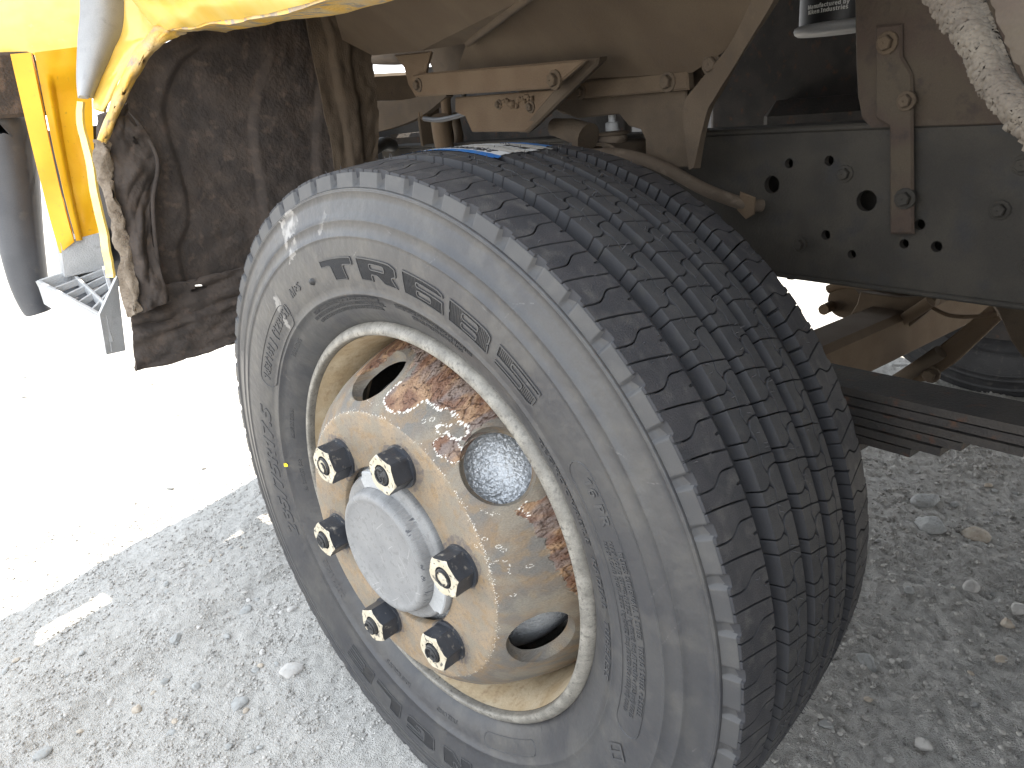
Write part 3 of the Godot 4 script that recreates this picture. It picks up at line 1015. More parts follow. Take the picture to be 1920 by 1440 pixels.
func build_nut(w: Node, k: int, phase: float, out: float) -> void:
	var m := ArrayMesh.new()
	var a := deg_to_rad(11.3 + 60.0 * k)
	var c := Vector3(cos(a) * .1255, sin(a) * .1255, 0.0)
	var side := Geo.new()
	var face := Geo.new()
	var stud := Geo.new()
	var r := 0.0243
	var rng := RandomNumberGenerator.new()
	rng.seed = 90 + k
	var z0 := 0.1650
	var z1 := 0.1915
	var hexr := func(t: float, rad: float) -> float: # hexagon radius at an angle
		var q := fposmod(t - phase, PI / 3.0) - PI / 6.0
		return rad * cos(PI / 6.0) / cos(q)
	var n := 72
	for s in n:
		var t0 := TAU * s / n
		var t1 := TAU * (s + 1) / n
		var p := func(t: float, rad: float, z: float) -> Vector3: return c + Vector3(cos(t) * rad, sin(t) * rad, z)
		var h0: float = hexr.call(t0, r)
		var h1: float = hexr.call(t1, r)
		var top := 0.0222 # the chamfer turns the corners off in a circle
		var za := z1 - maxf(0.0, (h0 - top)) * 0.75
		var zb := z1 - maxf(0.0, (h1 - top)) * 0.75
		side.flat4(p.call(t0, h0, z0 + .002), p.call(t1, h1, z0 + .002), p.call(t1, h1, zb), p.call(t0, h0, za))
		# washer skirt
		side.flat4(p.call(t0, .0255, z0 - .001), p.call(t1, .0255, z0 - .001), p.call(t1, .0250, z0 + .0028), p.call(t0, .0250, z0 + .0028))
		side.flat4(p.call(t0, .0250, z0 + .0028), p.call(t1, .0250, z0 + .0028), p.call(t1, .020, z0 + .0032), p.call(t0, .020, z0 + .0032))
		face.flat4(p.call(t0, h0, za), p.call(t1, h1, zb), p.call(t1, minf(h1, top) * .985, z1 + .0003), p.call(t0, minf(h0, top) * .985, z1 + .0003))
		face.flat4(p.call(t0, minf(h0, top) * .985, z1 + .0003), p.call(t1, minf(h1, top) * .985, z1 + .0003), p.call(t1, .0125, z1), p.call(t0, .0125, z1))
		# countersink and the stud in it
		side.flat4(p.call(t0, .0125, z1), p.call(t1, .0125, z1), p.call(t1, .0110, z1 - .003), p.call(t0, .0110, z1 - .003))
		var e := out + 0.0006 * sin(t0 * 3.0 + k)
		stud.flat4(p.call(t0, .0110, z1 - .003), p.call(t1, .0110, z1 - .003), p.call(t1, .0104, z1 + out), p.call(t0, .0104, z1 + out))
		stud.flat4(p.call(t0, .0104, z1 + out), p.call(t1, .0104, z1 + out), p.call(t1, .0086, z1 + out + .0012), p.call(t0, .0086, z1 + out + .0012))
		if k % 2 == 0 and k != 4:
			face.flat4(p.call(t0, .0086, z1 + out + .0012), p.call(t1, .0086, z1 + out + .0012), p.call(t1, .0001, z1 + out + .0013), p.call(t0, .0001, z1 + out + .0013))
		else:
			stud.flat4(p.call(t0, .0086, z1 + out + .0012), p.call(t1, .0086, z1 + out + .0012), p.call(t1, .0045, z1 + e + .0004), p.call(t0, .0045, z1 + e + .0004))
			stud.flat4(p.call(t0, .0045, z1 + e + .0004), p.call(t1, .0045, z1 + e + .0004), p.call(t1, .0001, z1 + out + .0022), p.call(t0, .0001, z1 + out + .0022))
	# a curl of torn thread seal round the tip
	var curl := []
	for s in 14:
		var t := s * 0.42 + k
		curl.append(c + Vector3(cos(t) * (.0095 - s * .0002), sin(t) * (.0095 - s * .0002), z1 + out + .001 + s * .00015))
	pipe(stud, curl, .0011, 6)
	side.add_to(m, M.nutblack); face.add_to(m, M.nutface); stud.add_to(m, M.black)
	put_mesh("lug_nut", m, w)

func build_wheel() -> void:
	var w := group_node("front_wheel", truck)
	w.position = V(0, AXLE, 0)
	w.rotation_degrees.y = STEER
	w.set_meta("label", "turned front wheel with new tyre and rusty six-nut steel disc")
	# --- tyre
	var g := Geo.new()
	lathe(g, SIDE, 300, 0.90)
	put("outer_sidewall", g, sidewall_material(), w, true)
	g = Geo.new()
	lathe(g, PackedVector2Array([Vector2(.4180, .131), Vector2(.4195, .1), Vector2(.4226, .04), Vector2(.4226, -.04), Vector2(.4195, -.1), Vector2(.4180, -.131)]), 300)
	put("groove_floor", g, M.groove_shade_rubber, w)
	g = Geo.new()
	var inner := PackedVector2Array()
	for k in SIDE.size(): inner.append(Vector2(SIDE[SIDE.size() - 1 - k].x, -SIDE[SIDE.size() - 1 - k].y))
	lathe(g, inner, 160)
	put("inner_sidewall", g, M.rubber, w)
	for k in 5:
		var m := ArrayMesh.new()
		var wall := Geo.new()
		var flank := Geo.new()
		var tops: Geo
		match k:
			0: tops = shoulder_blocks(false, wall, flank)
			1: tops = rib_blocks(0.0, 0.0, 35.0, flank)
			2: tops = rib_blocks(-3.1, -49.2, 32.5, flank)
			3: tops = rib_blocks(-1.0, -95.2, 31.0, flank)
			4: tops = shoulder_blocks(true, wall, flank)
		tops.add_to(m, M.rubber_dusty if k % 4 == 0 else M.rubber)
		flank.add_to(m, M.groove_shade_rubber)
		put_mesh("tread_rib", m, w)
		if k % 4 == 0: put("shoulder_buttress", wall, M.buttress, w)
	# moulded hairs left on the new tread
	g = Geo.new()
	var rng := RandomNumberGenerator.new()
	rng.seed = 5
	for k in 420:
		var z: float = [rng.randf_range(90, 134), rng.randf_range(36, 66), rng.randf_range(-10, 17), rng.randf_range(-54, -29), rng.randf_range(-130, -72)][k % 5]
		var deg := rng.randf_range(-25.0, 125.0)
		if k % 5 == 0 and rng.randf() < 0.7: continue
		var p := tread_pt(deg, z, 0.0)
		var up := p * Vector3(1, 1, 0)
		up = up.normalized()
		var ln := rng.randf_range(.0015, .0055)
		var bend := Vector3(rng.randf_range(-1, 1), rng.randf_range(-1, 1), rng.randf_range(-1, 1)) * .6
		pipe(g, [p - up * .0005, p + up * ln * .6 + bend * ln * .2, p + (up + bend).normalized() * ln], .00055, 5, .0002)
	var hairs := put("rubber_hairs", g, M.rubber_dusty, w)
	hairs.set_meta("kind", "stuff")
	# --- moulded lettering
	var tr := [["T", 98.3, 11.0], ["R", 85.6, 11.2], ["6", 73.0, 10.4], ["8", 61.4, 10.0], ["5", 49.6, 10.0]]
	for t: Array in tr: big_letter("raised_letter", t[0], t[1], t[2], .3170, .3430, w)
	var tri := [["T", -37.5], ["R", -50.0], ["I", -60.5], ["A", -71.0], ["N", -83.8], ["G", -97.3], ["L", -110.0], ["E", -121.5]]
	for t: Array in tri: big_letter("raised_letter", t[0], t[1], 10.2 if t[0] != "I" else 8.0, .3230, .3500, w)
	font = SystemFont.new()
	font.font_names = PackedStringArray(["Droid Sans"])
	font.font_weight = 700
	var side_at := func(a: float, r: float, h: float) -> Vector3: return on_side(a, r, h)
	g = Geo.new()
	words(g, "235/75R17.5", 181.5, .3085, .021, .0009, side_at, 0.3, 1.30)
	words(g, "143/141 J  (123PSI)", 138.5, .3125, .0125, .0008, side_at, 0.25, 1.05)
	words(g, "M+S", 117.8, .3215, .0105, .0008, side_at, 0.2, 1.1)
	words(g, "16 PR", 27.2, .3265, .0105, .0008, side_at, 0.0, 1.25)
	words(g, "PLIES: SIDEWALL 1 STEEL   TREAD 1 STEEL + 3 STEEL", 4.5, .3345, .0058, .0009, side_at, 0.0, .92)
	words(g, "MAX LOAD SINGLE 2725 kg (6005 lbs) AT 850 kPa (123 psi) COLD", 4.5, .3265, .0050, .0008, side_at, 0.0, .92)
	words(g, "MAX LOAD DUAL 2575 kg (5675 lbs) AT 850 kPa (123 psi) COLD", 4.5, .3190, .0050, .0008, side_at, 0.0, .92)
	words(g, "REGROOVABLE   RADIAL   TUBELESS", 15.0, .2850, .0085, .0008, side_at, 0.0, 1.32)
	words(g, "SAFETY WARNING: SERIOUS INJURY MAY RESULT FROM TYRE FAILURE", 103.0, .2915, .0040, .0008, side_at, 0.0, .80)
	words(g, "DUE TO UNDERINFLATION OR OVERLOADING. FOLLOW OWNER'S MANUAL.", 103.0, .2860, .0040, .0008, side_at, 0.0, .80)
	words(g, "ONLY TRAINED PERSONS SHOULD MOUNT TYRES ON PROPER RIMS.", 103.0, .2805, .0040, .0008, side_at, 0.0, .80)
	words(g, "NEVER MOUNT ON DAMAGED RIMS OR BEAD SEATS", 72.0, .2900, .0042, .0008, side_at, 0.0, .85)
	words(g, "INFLATE ONLY IN A SAFETY CAGE", 71.0, .2835, .0042, .0008, side_at, 0.0, .85)
	words(g, "WARNING", 134.0, .2850, .0060, .0006, side_at, 0.0, 1.0)
	words(g, "MADE IN CHINA", 163.0, .2770, .0050, .0008, side_at, 0.0, 1.0)
	words(g, "E4  0011057  54R", 181.0, .2720, .0050, .0008, side_at, 0.0, 1.0)
	words(g, "DOT 1 VKRE", 215.5, .2820, .0075, .0006, side_at, 0.0, 1.15)
	words(g, "LOAD RANGE H", 250.0, .2830, .0050, .0008, side_at, 0.0, 1.1)
	words(g, "STEEL CORD", 271.0, .2800, .0050, .0008, side_at, 0.0, 1.1)
	oval_line(g, 151.0, 127.5, .3050, .3345)
	oval_line(g, 31.5, -14.0, .3150, .3435)
	oval_line(g, 306.0, 288.0, .2760, .2920)
	# outlined diamond with a bar, low on the right
	var dia := [Vector2(-19.5, .330), Vector2(-22.2, .318), Vector2(-24.9, .330), Vector2(-22.2, .342)]
	for k in 4:
		var a: Vector2 = dia[k]
		var b: Vector2 = dia[(k + 1) % 4]
		var cm := Vector2(-22.2, .330)
		var a2 := cm + (a - cm) * 0.72
		var b2 := cm + (b - cm) * 0.72
		g.flat4(on_side(a.x, a.y, .001), on_side(a2.x, a2.y, .001), on_side(b2.x, b2.y, .001), on_side(b.x, b.y, .001))
		g.flat4(on_side(a2.x, a2.y, .001), on_side(a2.x, a2.y, -.0005), on_side(b2.x, b2.y, -.0005), on_side(b2.x, b2.y, .001))
	g.flat4(on_side(-20.6, .3345, .001), on_side(-21.2, .3365, .001), on_side(-23.8, .3255, .001), on_side(-23.2, .3235, .001))
	put("moulded_lettering", g, M.buttress, w)
	# yellow balance mark
	g = Geo.new()
	for k in 20:
		var t0 := TAU * k / 20.0
		var t1 := TAU * (k + 1) / 20.0
		var f := func(t: float) -> Vector3: return on_side(178.0 + cos(t) * 0.62, .2985 + sin(t) * .0034, .0013)
		g.flat(on_side(178.0, .2985, .0014), f.call(t0), f.call(t1))
	var dotm := StandardMaterial3D.new()
	dotm.albedo_color = lin(.80, .62, .03)
	dotm.roughness = 0.6
	put("yellow_dot", g, dotm, w)
	# black rubber blister
	g = Geo.new()
	lathe(g, PackedVector2Array([Vector2(.0001, .0042), Vector2(.0018, .0038), Vector2(.0034, .0024), Vector2(.0042, .0004), Vector2(.005, -.0008)]).duplicate(), 14)
	var blister := put("rubber_nub", g, M.black, w)
	blister.position = on_side(109.6, .3255, 0.0)
	# --- paper label stuck over the tread
	build_label(w)
	# --- rim
	g = Geo.new()
	lathe(g, PackedVector2Array([Vector2(.2474, .1150), Vector2(.2478, .1210), Vector2(.2488, .1242), Vector2(.2502, .1252), Vector2(.2545, .1246), Vector2(.2580, .1226), Vector2(.2612, .1190), Vector2(.2628, .1150), Vector2(.2640, .1100), Vector2(.2610, .1040)]), 240)
	put("rim_flange", g, M.flange, w)
	g = Geo.new()
	lathe(g, PackedVector2Array([Vector2(.262, -.125), Vector2(.235, -.112), Vector2(.212, -.085), Vector2(.211, -.02), Vector2(.226, .008), Vector2(.2330, .022), Vector2(.2342, .034)]), 160)
	put("rim_barrel", g, M.iron, w)
	g = Geo.new()
	lathe(g, PackedVector2Array([Vector2(.2345, .034), Vector2(.2350, .040), Vector2(.2375, .065), Vector2(.2405, .088), Vector2(.2440, .103), Vector2(.2464, .110), Vector2(.2471, .1150)]), 200)
	put("rim_well", g, M.cream, w)
	build_disc(w, disc_material())
	var phases := [11.0, 43.0, 54.0, 47.0, 25.0, 9.0]
	var outs := [.0005, .0008, .0012, .0030, .0035, .0018]
	for k in 6: build_nut(w, k, deg_to_rad(phases[k]), outs[k])
	# --- hub cap, hub flange with lugs, hub casting and brake drum behind the holes
	var cap := Geo.new()
	lathe(cap, PackedVector2Array([Vector2(.0001, .1844), Vector2(.0300, .1843), Vector2(.0640, .1840), Vector2(.0665, .1846), Vector2(.0690, .1856), Vector2(.0725, .1852), Vector2(.0755, .1832), Vector2(.0772, .1790), Vector2(.0785, .1700), Vector2(.0790, .1684), Vector2(.0880, .1680), Vector2(.0915, .1668), Vector2(.0930, .1640), Vector2(.0930, .1400)]), 120, 0.20)
	put("hub_cap", cap, hubcap_material(), w, true)
	for d: float in [98.0, 218.0, 338.0]:
		g = Geo.new()
		var a := deg_to_rad(d)
		var pts := PackedVector2Array()
		for s in 15:
			var b := deg_to_rad(d - 17.0 + 34.0 * s / 14.0)
			var rr := .0985 if s > 1 and s < 13 else .0915
			pts.append(Vector2(cos(b), sin(b)) * rr)
		for s in 15:
			var b := deg_to_rad(d + 17.0 - 34.0 * s / 14.0)
			pts.append(Vector2(cos(b), sin(b)) * .078)
		var q := inset(pts, .0012)
		var idx := Geometry2D.triangulate_polygon(q)
		for t in range(0, idx.size(), 3):
			var tri3 := [q[idx[t]], q[idx[t + 1]], q[idx[t + 2]]]
			if (tri3[1] - tri3[0]).cross(tri3[2] - tri3[0]) < 0.0: tri3.reverse()
			g.flat(V(tri3[0].x, tri3[0].y, .1722), V(tri3[1].x, tri3[1].y, .1722), V(tri3[2].x, tri3[2].y, .1722))
		for s in pts.size():
			var s2 := (s + 1) % pts.size()
			g.flat4(V(pts[s].x, pts[s].y, .1706), V(pts[s2].x, pts[s2].y, .1706), V(q[s2].x, q[s2].y, .1722), V(q[s].x, q[s].y, .1722))
			g.flat4(V(pts[s].x, pts[s].y, .150), V(pts[s2].x, pts[s2].y, .150), V(pts[s2].x, pts[s2].y, .1706), V(pts[s].x, pts[s].y, .1706))
		put("hub_lug", g, M.alu, w)
	g = Geo.new()
	lathe(g, PackedVector2Array([Vector2(.060, .150), Vector2(.100, .146), Vector2(.124, .136), Vector2(.146, .123), Vector2(.163, .108), Vector2(.176, .092), Vector2(.184, .076), Vector2(.1875, .060), Vector2(.1880, .030), Vector2(.1880, -.010)]), 160)
	put("brake_drum", g, M.silver, w)
	g = Geo.new()
	lathe(g, PackedVector2Array([Vector2(.186, -.008), Vector2(.1925, -.010), Vector2(.1935, -.016), Vector2(.1935, -.060), Vector2(.186, -.066), Vector2(.06, -.068)]), 120)
	put("drum_flange", g, M.drum, w)
	# cast marks on the hub seen through the hole
	g = Geo.new()
	var hub_at := func(a: float, r: float, h: float) -> Vector3:
		var ra := deg_to_rad(a)
		var t := (r - .146) / .017
		var off := h + .0002
		return Vector3((r + off * .66) * cos(ra), (r + off * .66) * sin(ra), .123 - .015 * t + off * .75)
	words(g, "110", 41.5, .1475, .0150, .0022, hub_at, 0.0, 1.25)
	put("cast_marks", g, M.silver, w)

func hubcap_material() -> StandardMaterial3D:
	var size := 512
	var rng := RandomNumberGenerator.new()
	rng.seed = 3
	var mark := PackedByteArray()
	mark.resize(size * size)
	for k in 90: # scratches
		var p := Vector2(rng.randf_range(.12, .88), rng.randf_range(.12, .88)) * size
		var d := Vector2.from_angle(rng.randf_range(-2.4, -0.4)) * rng.randf_range(6, 70)
		var bend := rng.randf_range(-.5, .5)
		var v := rng.randi_range(40, 150)
		var n := int(d.length() * 1.4)
		for s in n:
			var q := p + d.rotated(bend * s / n) * (float(s) / n)
			if rng.randf() < 0.85: stamp(mark, size, q.x, q.y, 0.55 if v < 125 else 0.95, v)
	var chips := PackedByteArray()
	chips.resize(size * size)
	for k in 13: # paint chipped off the rolled edge
		var a := rng.randf_range(-1.9, 0.9)
		var rr := .0755 + rng.randfn(0, .0016)
		for s in 6:
			stamp(chips, size, (0.5 + (rr + rng.randfn(0, .0007)) * cos(a + s * .016) / .20) * size, (0.5 - (rr + rng.randfn(0, .0007)) * sin(a + s * .016) / .20) * size, rng.randf_range(.6, 2.4), 255)
	var n1 := noise_bytes(size, 81, 120.0, 4)
	var n2 := noise_bytes(size, 82, 2.4, 2)
	var n3 := noise_bytes(size, 83, 30.0, 5)
	var out := PackedByteArray()
	out.resize(size * size * 3)
	for k in size * size:
		var c := Color(.19, .19, .192).lerp(Color(.245, .243, .241), n1[k] / 255.0)
		c = c.lerp(Color(.16, .158, .158), clampf((n3[k] / 255.0 - 0.6) * 5.0, 0.0, 0.6))
		c = c.lerp(Color(.42, .41, .40), mark[k] / 255.0)
		if chips[k] > 0: c = Color(.07, .072, .08)
		var f := 1.0 + 0.28 * (n2[k] / 127.5 - 1.0)
		out[k * 3] = to8(c.r * f); out[k * 3 + 1] = to8(c.g * f); out[k * 3 + 2] = to8(c.b * f)
	var m := StandardMaterial3D.new()
	m.albedo_texture = tex_of(out, size)
	m.roughness = 0.6
	m.normal_enabled = true
	m.normal_texture = bump_tex(n2, size, 1.5)
	m.normal_scale = 0.5
	return m

# torn paper label along the tread: blue edges, a printed strip, bare kraft middle and a bar code
func build_label(w: Node) -> void:
	var rng := RandomNumberGenerator.new()
	rng.seed = 12
	var paper := surf(31, Color(.46, .45, .43), Color(.54, .53, .51), Color(.36, .34, .32), {"rough": .8, "world": false, "bump": 2.0, "bp": 14.0, "scale": 6.0})
	var blue := surf(32, Color(.03, .16, .50), Color(.05, .22, .58), Color(.10, .20, .36), {"rough": .55, "world": false, "scale": 6.0, "spot": .68})
	var white := surf(33, Color(.70, .72, .75), Color(.78, .79, .81), Color(.5, .5, .5), {"rough": .5, "world": false, "scale": 6.0, "spot": .7})
	var inkm := StandardMaterial3D.new()
	inkm.albedo_color = lin(.02, .02, .022)
	inkm.roughness = 0.6
	var lab := group_node("tread_label", w)
	var at := func(deg: float, z: float, h: float) -> Vector3:
		# the film sags a little where it bridges a groove
		var sag := 0.0
		for gz: Vector2 in [Vector2(26.5, 6.5), Vector2(-19.0, 6.5), Vector2(-64.0, 7.0)]:
			var t := clampf(1.0 - absf(z - gz.x) / gz.y, 0.0, 1.0)
			sag = maxf(sag, t * t * (3.0 - 2.0 * t) * 0.0016)
		return tread_pt(deg, z, sag - 0.0007 - h)
	var strip := func(z0: float, z1: float, d0: float, d1: float, material: Material, h: float, called: String) -> void:
		var g := Geo.new()
		var n := 60
		var m := 8
		for k in n + 1:
			for j in m + 1:
				var z := lerpf(z0, z1, float(j) / m)
				var d := lerpf(d0, d1, float(k) / n)
				if k == 0: d += rng.randf_range(-.18, .18)
				var a := deg_to_rad(d)
				g.vert(at.call(d, z, h + rng.randf() * .00025), Vector3(cos(a), sin(a), 0))
		for k in n:
			for j in m:
				var q := k * (m + 1) + j
				g.quad(q, q + 1, q + m + 2, q + m + 1)
		put(called, g, material, lab)
	strip.call(36.0, 21.5, 77.6, 108.0, blue, 0.0, "blue_strip")
	strip.call(21.5, 4.0, 78.0, 112.0, white, 0.0, "white_strip")
	strip.call(4.0, -24.0, 78.2, 113.0, paper, 0.0, "paper_middle")
	strip.call(-24.0, -37.0, 77.8, 106.0, white, 0.0, "white_strip")
	strip.call(-37.0, -68.0, 78.6, 111.0, paper, 0.0, "paper_middle")
	strip.call(-68.0, -82.0, 80.2, 104.0, blue, 0.0, "blue_strip")
	var g2 := Geo.new()
	var put_bar := func(z0: float, z1: float, d0: float, d1: float) -> void:
		g2.flat4(at.call(d0, z0, .0005), at.call(d0, z1, .0005), at.call(d1, z1, .0005), at.call(d1, z0, .0005))
	for k in 26:
		var d := 90.0 + k * 0.34
		if k % 3 != 1: put_bar.call(-25.0, -36.0, d, d + rng.randf_range(.08, .22))
	for q: Vector2 in [Vector2(79.2, 80.6), Vector2(81.1, 81.8), Vector2(82.4, 83.6)]:
		put_bar.call(-25.0, -36.0, q.x, q.y)
	var txt := TextMesh.new()
	txt.font = font
	txt.text = "235/75R17.5  16PR  TR685"
	txt.font_size = 32
	txt.pixel_size = .0125 / 23.5
	txt.depth = 0.0004
	txt.curve_step = 3.0
	var arr := txt.get_mesh_arrays()
	var vs: PackedVector3Array = arr[Mesh.ARRAY_VERTEX]
	var id: PackedInt32Array = arr[Mesh.ARRAY_INDEX]
	for k in range(0, id.size(), 3):
		var q := []
		for j in 3:
			var p := vs[id[k + j]]
			q.append(at.call(93.5 + rad_to_deg(p.x / .4335), 13.0 + p.y * 1000.0, p.z + .0005))
		g2.flat(q[0], q[2], q[1])
	put("print", g2, inkm, lab)

# ---------------------------------------------------------------- the truck round the wheel
func build_truck_body() -> void:
	var nz := FastNoiseLite.new()
	nz.seed = 77
	nz.frequency = 6.0
	nz.fractal_octaves = 3
	# cab: closed box above the wheel, its front corners cut back, standing clear of the bumper
	var cab := Geo.new()
	var plan := PackedVector2Array([Vector2(.62, .14), Vector2(-.955, .14), Vector2(-1.153, -.30), Vector2(-1.153, -1.62), Vector2(-.955, -2.08), Vector2(.62, -2.08)])
	prism(cab, plan, 1.17, 2.45)
	put("cab", cab, M.yellow, truck)
	var body := Geo.new()
	prism(body, PackedVector2Array([Vector2(7.6, .24), Vector2(.86, .24), Vector2(.86, -2.18), Vector2(7.6, -2.18)]), 1.12, 3.6)
	put("unseen_cargo_body", body, M.pale, truck)  # unseen; made tall and long to cut light bounced off the ground
	var under := Geo.new()
	prism(under, PackedVector2Array([Vector2(7.58, .20), Vector2(.87, .20), Vector2(.87, -2.14), Vector2(7.58, -2.14)]), 1.04, 1.118)
	put("cargo_floor", under, M.iron, truck)
	under = Geo.new()
	prism(under, PackedVector2Array([Vector2(.86, .02), Vector2(-.56, .02), Vector2(-.93, .02), Vector2(-1.12, -.32), Vector2(-1.12, -1.60), Vector2(-.93, -2.04), Vector2(.86, -2.04)]), 1.125, 1.168)
	put("cab_floor", under, M.iron, truck)
	# bumper across the front; its dark end wraps round the corner
	var bm := Geo.new()
	var outer := [Vector2(-1.097, .305), Vector2(-1.211, .017), Vector2(-1.335, -.30), Vector2(-1.335, -1.62), Vector2(-1.17, -2.2)]
	var inner := [Vector2(-1.10, -2.16), Vector2(-1.235, -1.60), Vector2(-1.215, -.32), Vector2(-1.088, -.02), Vector2(-.993, .23)]
	var bp := PackedVector2Array()
	for p: Vector2 in outer: bp.append(p)
	for p: Vector2 in inner: bp.append(p)
	prism(bm, bp, .62, .945)
	put("bumper", bm, M.plastic, truck)
	var brk := Geo.new()
	prism(brk, PackedVector2Array([Vector2(-1.10, -.04), Vector2(-1.035, .12), Vector2(-.96, .10), Vector2(-1.06, -.14), Vector2(-1.20, -.40), Vector2(-1.25, -.38)]), .60, .70)
	put("added_gap_plate", brk, M.iron, truck)  # unseen plate added to cut short the lit strip on the ground
	var col := Geo.new()
	pipe(col, smooth_line([V(-1.10, .965, .375), V(-1.10, .955, .372), V(-1.10, .85, .385), V(-1.10, .76, .398), V(-1.10, .66, .410), V(-1.10, .60, .411), V(-1.10, .585, .410)], 4), .062, 28, .024, .62)
	put("bumper_end", col, M.plastic, truck)
	# flared corner panel and sill of the cab skin
	loft("corner_panel", M.pale, truck, [V(-1.21, 1.55, .47), V(-1.19, 1.2, .452), V(-1.165, 1.085, .40)], [V(-.97, 1.55, .19), V(-.985, 1.2, .186), V(-1.00, 1.085, .19)], 14, 14, .012, func(u: float, v: float) -> Vector3: return V(.02 * sin(u * PI), 0, .02 * sin(u * PI)))
	loft("corner_panel_lip", M.pale, truck, [V(-1.165, 1.088, .40), V(-1.20, 1.086, .38)], [V(-1.00, 1.088, .19), V(-1.03, 1.086, .17)], 10, 2, .008, func(_u: float, _v: float) -> Vector3: return V(0, 0, 0))
	# yellow door post wall with a pressed crease and a crack
	loft("step_wall", M.yellow, truck, [V(-.95, 1.075, .292), V(-.95, .92, .306), V(-.95, .80, .313), V(-.95, .735, .315)], [V(-.95, 1.085, .196), V(-.95, .92, .234), V(-.95, .80, .258), V(-.95, .735, .271)], 24, 40, .006,
		func(u: float, v: float) -> Vector3:
			var r := smoothstep(.16, .26, u) * smoothstep(.10, .16, v)
			return V(-.012 * r + nz.get_noise_2d(u * .12, v * .25) * .003, 0, 0))
	loft("step_wall_edge", M.yellow, truck, [V(-.965, 1.075, .328), V(-.965, .89, .340), V(-.965, .80, .345), V(-.96, .715, .347)], [V(-.952, 1.075, .2965), V(-.952, .92, .3095), V(-.952, .80, .3165), V(-.952, .735, .3185)], 8, 30, .006,
		func(u: float, v: float) -> Vector3: return V(.006 * sin(v * 9.0) * u, 0, 0))
	var blk := Geo.new()
	loft_box(blk, [V(-.955, .735, .342), V(-.955, .745, .255), V(-.955, .672, .262), V(-.955, .668, .352)], V(-.10, 0, 0))
	put("step_bracket", blk, M.alu, truck)
	# dark box behind the panel at the far left
	var db := Geo.new()
	cbox(db, V(-1.05, 1.03, .335), V(.03, .115, .10), Basis.IDENTITY, .006)
	put("corner_bracket", db, M.darkrust, truck)
	build_step()
	# wheelhouse front wall with pressed ribs, dented
	loft("wheelhouse_wall", M.darkrust, truck,
		[V(-.6, 1.16, .06), V(-.6, 1.06, .12), V(-.6, 1.03, .185), V(-.6, .98, .226), V(-.6, .933, .232), V(-.6, .86, .224), V(-.6, .79, .230), V(-.6, .737, .262), V(-.6, .655, .262), V(-.6, .56, .25)],
		[V(-.6, 1.16, -.20), V(-.6, 1.04, -.200), V(-.6, .94, -.190), V(-.6, .86, -.176), V(-.6, .80, -.165), V(-.6, .72, -.150), V(-.6, .68, -.145), V(-.6, .65, -.142), V(-.6, .60, -.14), V(-.6, .56, -.14)], 90, 90, .005,
		func(u: float, v: float) -> Vector3:
			var z := lerpf(.22, -.18, u)
			var rib := .010 * (smoothstep(-.075, -.085, z) - smoothstep(-.115, -.125, z)) + .007 * (smoothstep(-.145, -.150, z) - smoothstep(-.165, -.172, z))
			rib -= .009 * (smoothstep(.165, .155, z) - smoothstep(.030, .020, z)) * smoothstep(.12, .18, v)
			return V(rib + nz.get_noise_2d(u * .4, v * .6) * .007 + nz.get_noise_2d(u * 2.0 + 9.0, v * 2.0) * .0022, 0, 0),
		func(p: Vector3) -> bool: return Vector2((p.z - .184) / .012, (p.y - .662) / .005).length() < 1.0)
	loft("wall_return", M.brown2, truck, [V(-.581, 1.12, -.085), V(-.581, 1.04, -.088), V(-.581, .95, -.092), V(-.581, .86, -.095), V(-.581, .76, -.092), V(-.581, .66, -.090)], [V(-.570, 1.09, -.185), V(-.578, 1.03, -.205), V(-.58, .98, -.196), V(-.58, .92, -.197), V(-.58, .86, -.184), V(-.58, .80, -.178)], 30, 40, .005,
		func(u: float, v: float) -> Vector3: return V(.009 * (smoothstep(.25, .34, u) - smoothstep(.55, .64, u)) + nz.get_noise_2d(u * .4, v * .8 + 3.0) * .005, 0, nz.get_noise_2d(.4, v * 1.2) * .010 * u))
	loft("mud_flap", M.darkrust, truck, [V(-.588, .672, .296), V(-.588, .63, .300), V(-.586, .60, .305), V(-.585, .546, .315)], [V(-.588, .690, -.10), V(-.588, .66, -.10), V(-.588, .63, -.10), V(-.588, .600, -.10)], 60, 24, .006,
		func(u: float, v: float) -> Vector3: return V(nz.get_noise_2d(u * .8 + 3.0, v) * .012 + .02 * u * v, -.012 * sin(u * 5.0) * v, 0),
		func(p: Vector3) -> bool: return Vector2((p.z - .184) / .013, (p.y - .662) / .006).length() < 1.0)
	# bent splash strip between the lip and the wall, torn open in places
	loft("splash_strip", M.darkrust, truck,
		[V(-.578, .945, .268), V(-.578, .90, .281), V(-.578, .859, .281), V(-.578, .787, .286), V(-.578, .70, .292), V(-.578, .640, .299)],
		[V(-.575, .960, .226), V(-.570, .935, .217), V(-.565, .875, .203), V(-.565, .812, .226), V(-.565, .73, .240), V(-.57, .655, .246)], 26, 70, .004,
		func(u: float, v: float) -> Vector3: return V(.016 * sin(u * PI) + .006 * u * sin(v * 9.0) + nz.get_noise_2d(u * .25, v * .7 + 5.0) * .014, 0, .005 * sin(v * 11.0) * u),
		func(p: Vector3) -> bool: return Vector2((p.z - .224) / .006, (p.y - .938) / .014).length() < 1.0 or Vector2((p.z - .229) / .004, (p.y - .905) / .007).length() < 1.0)
	var fold := Geo.new()
	pipe(fold, smooth_line([V(-.565, .935, .218), V(-.556, .875, .205), V(-.556, .812, .227), V(-.556, .73, .241), V(-.560, .655, .247)], 8), .0035, 10)
	put("folded_edge", fold, M.darkrust, truck)
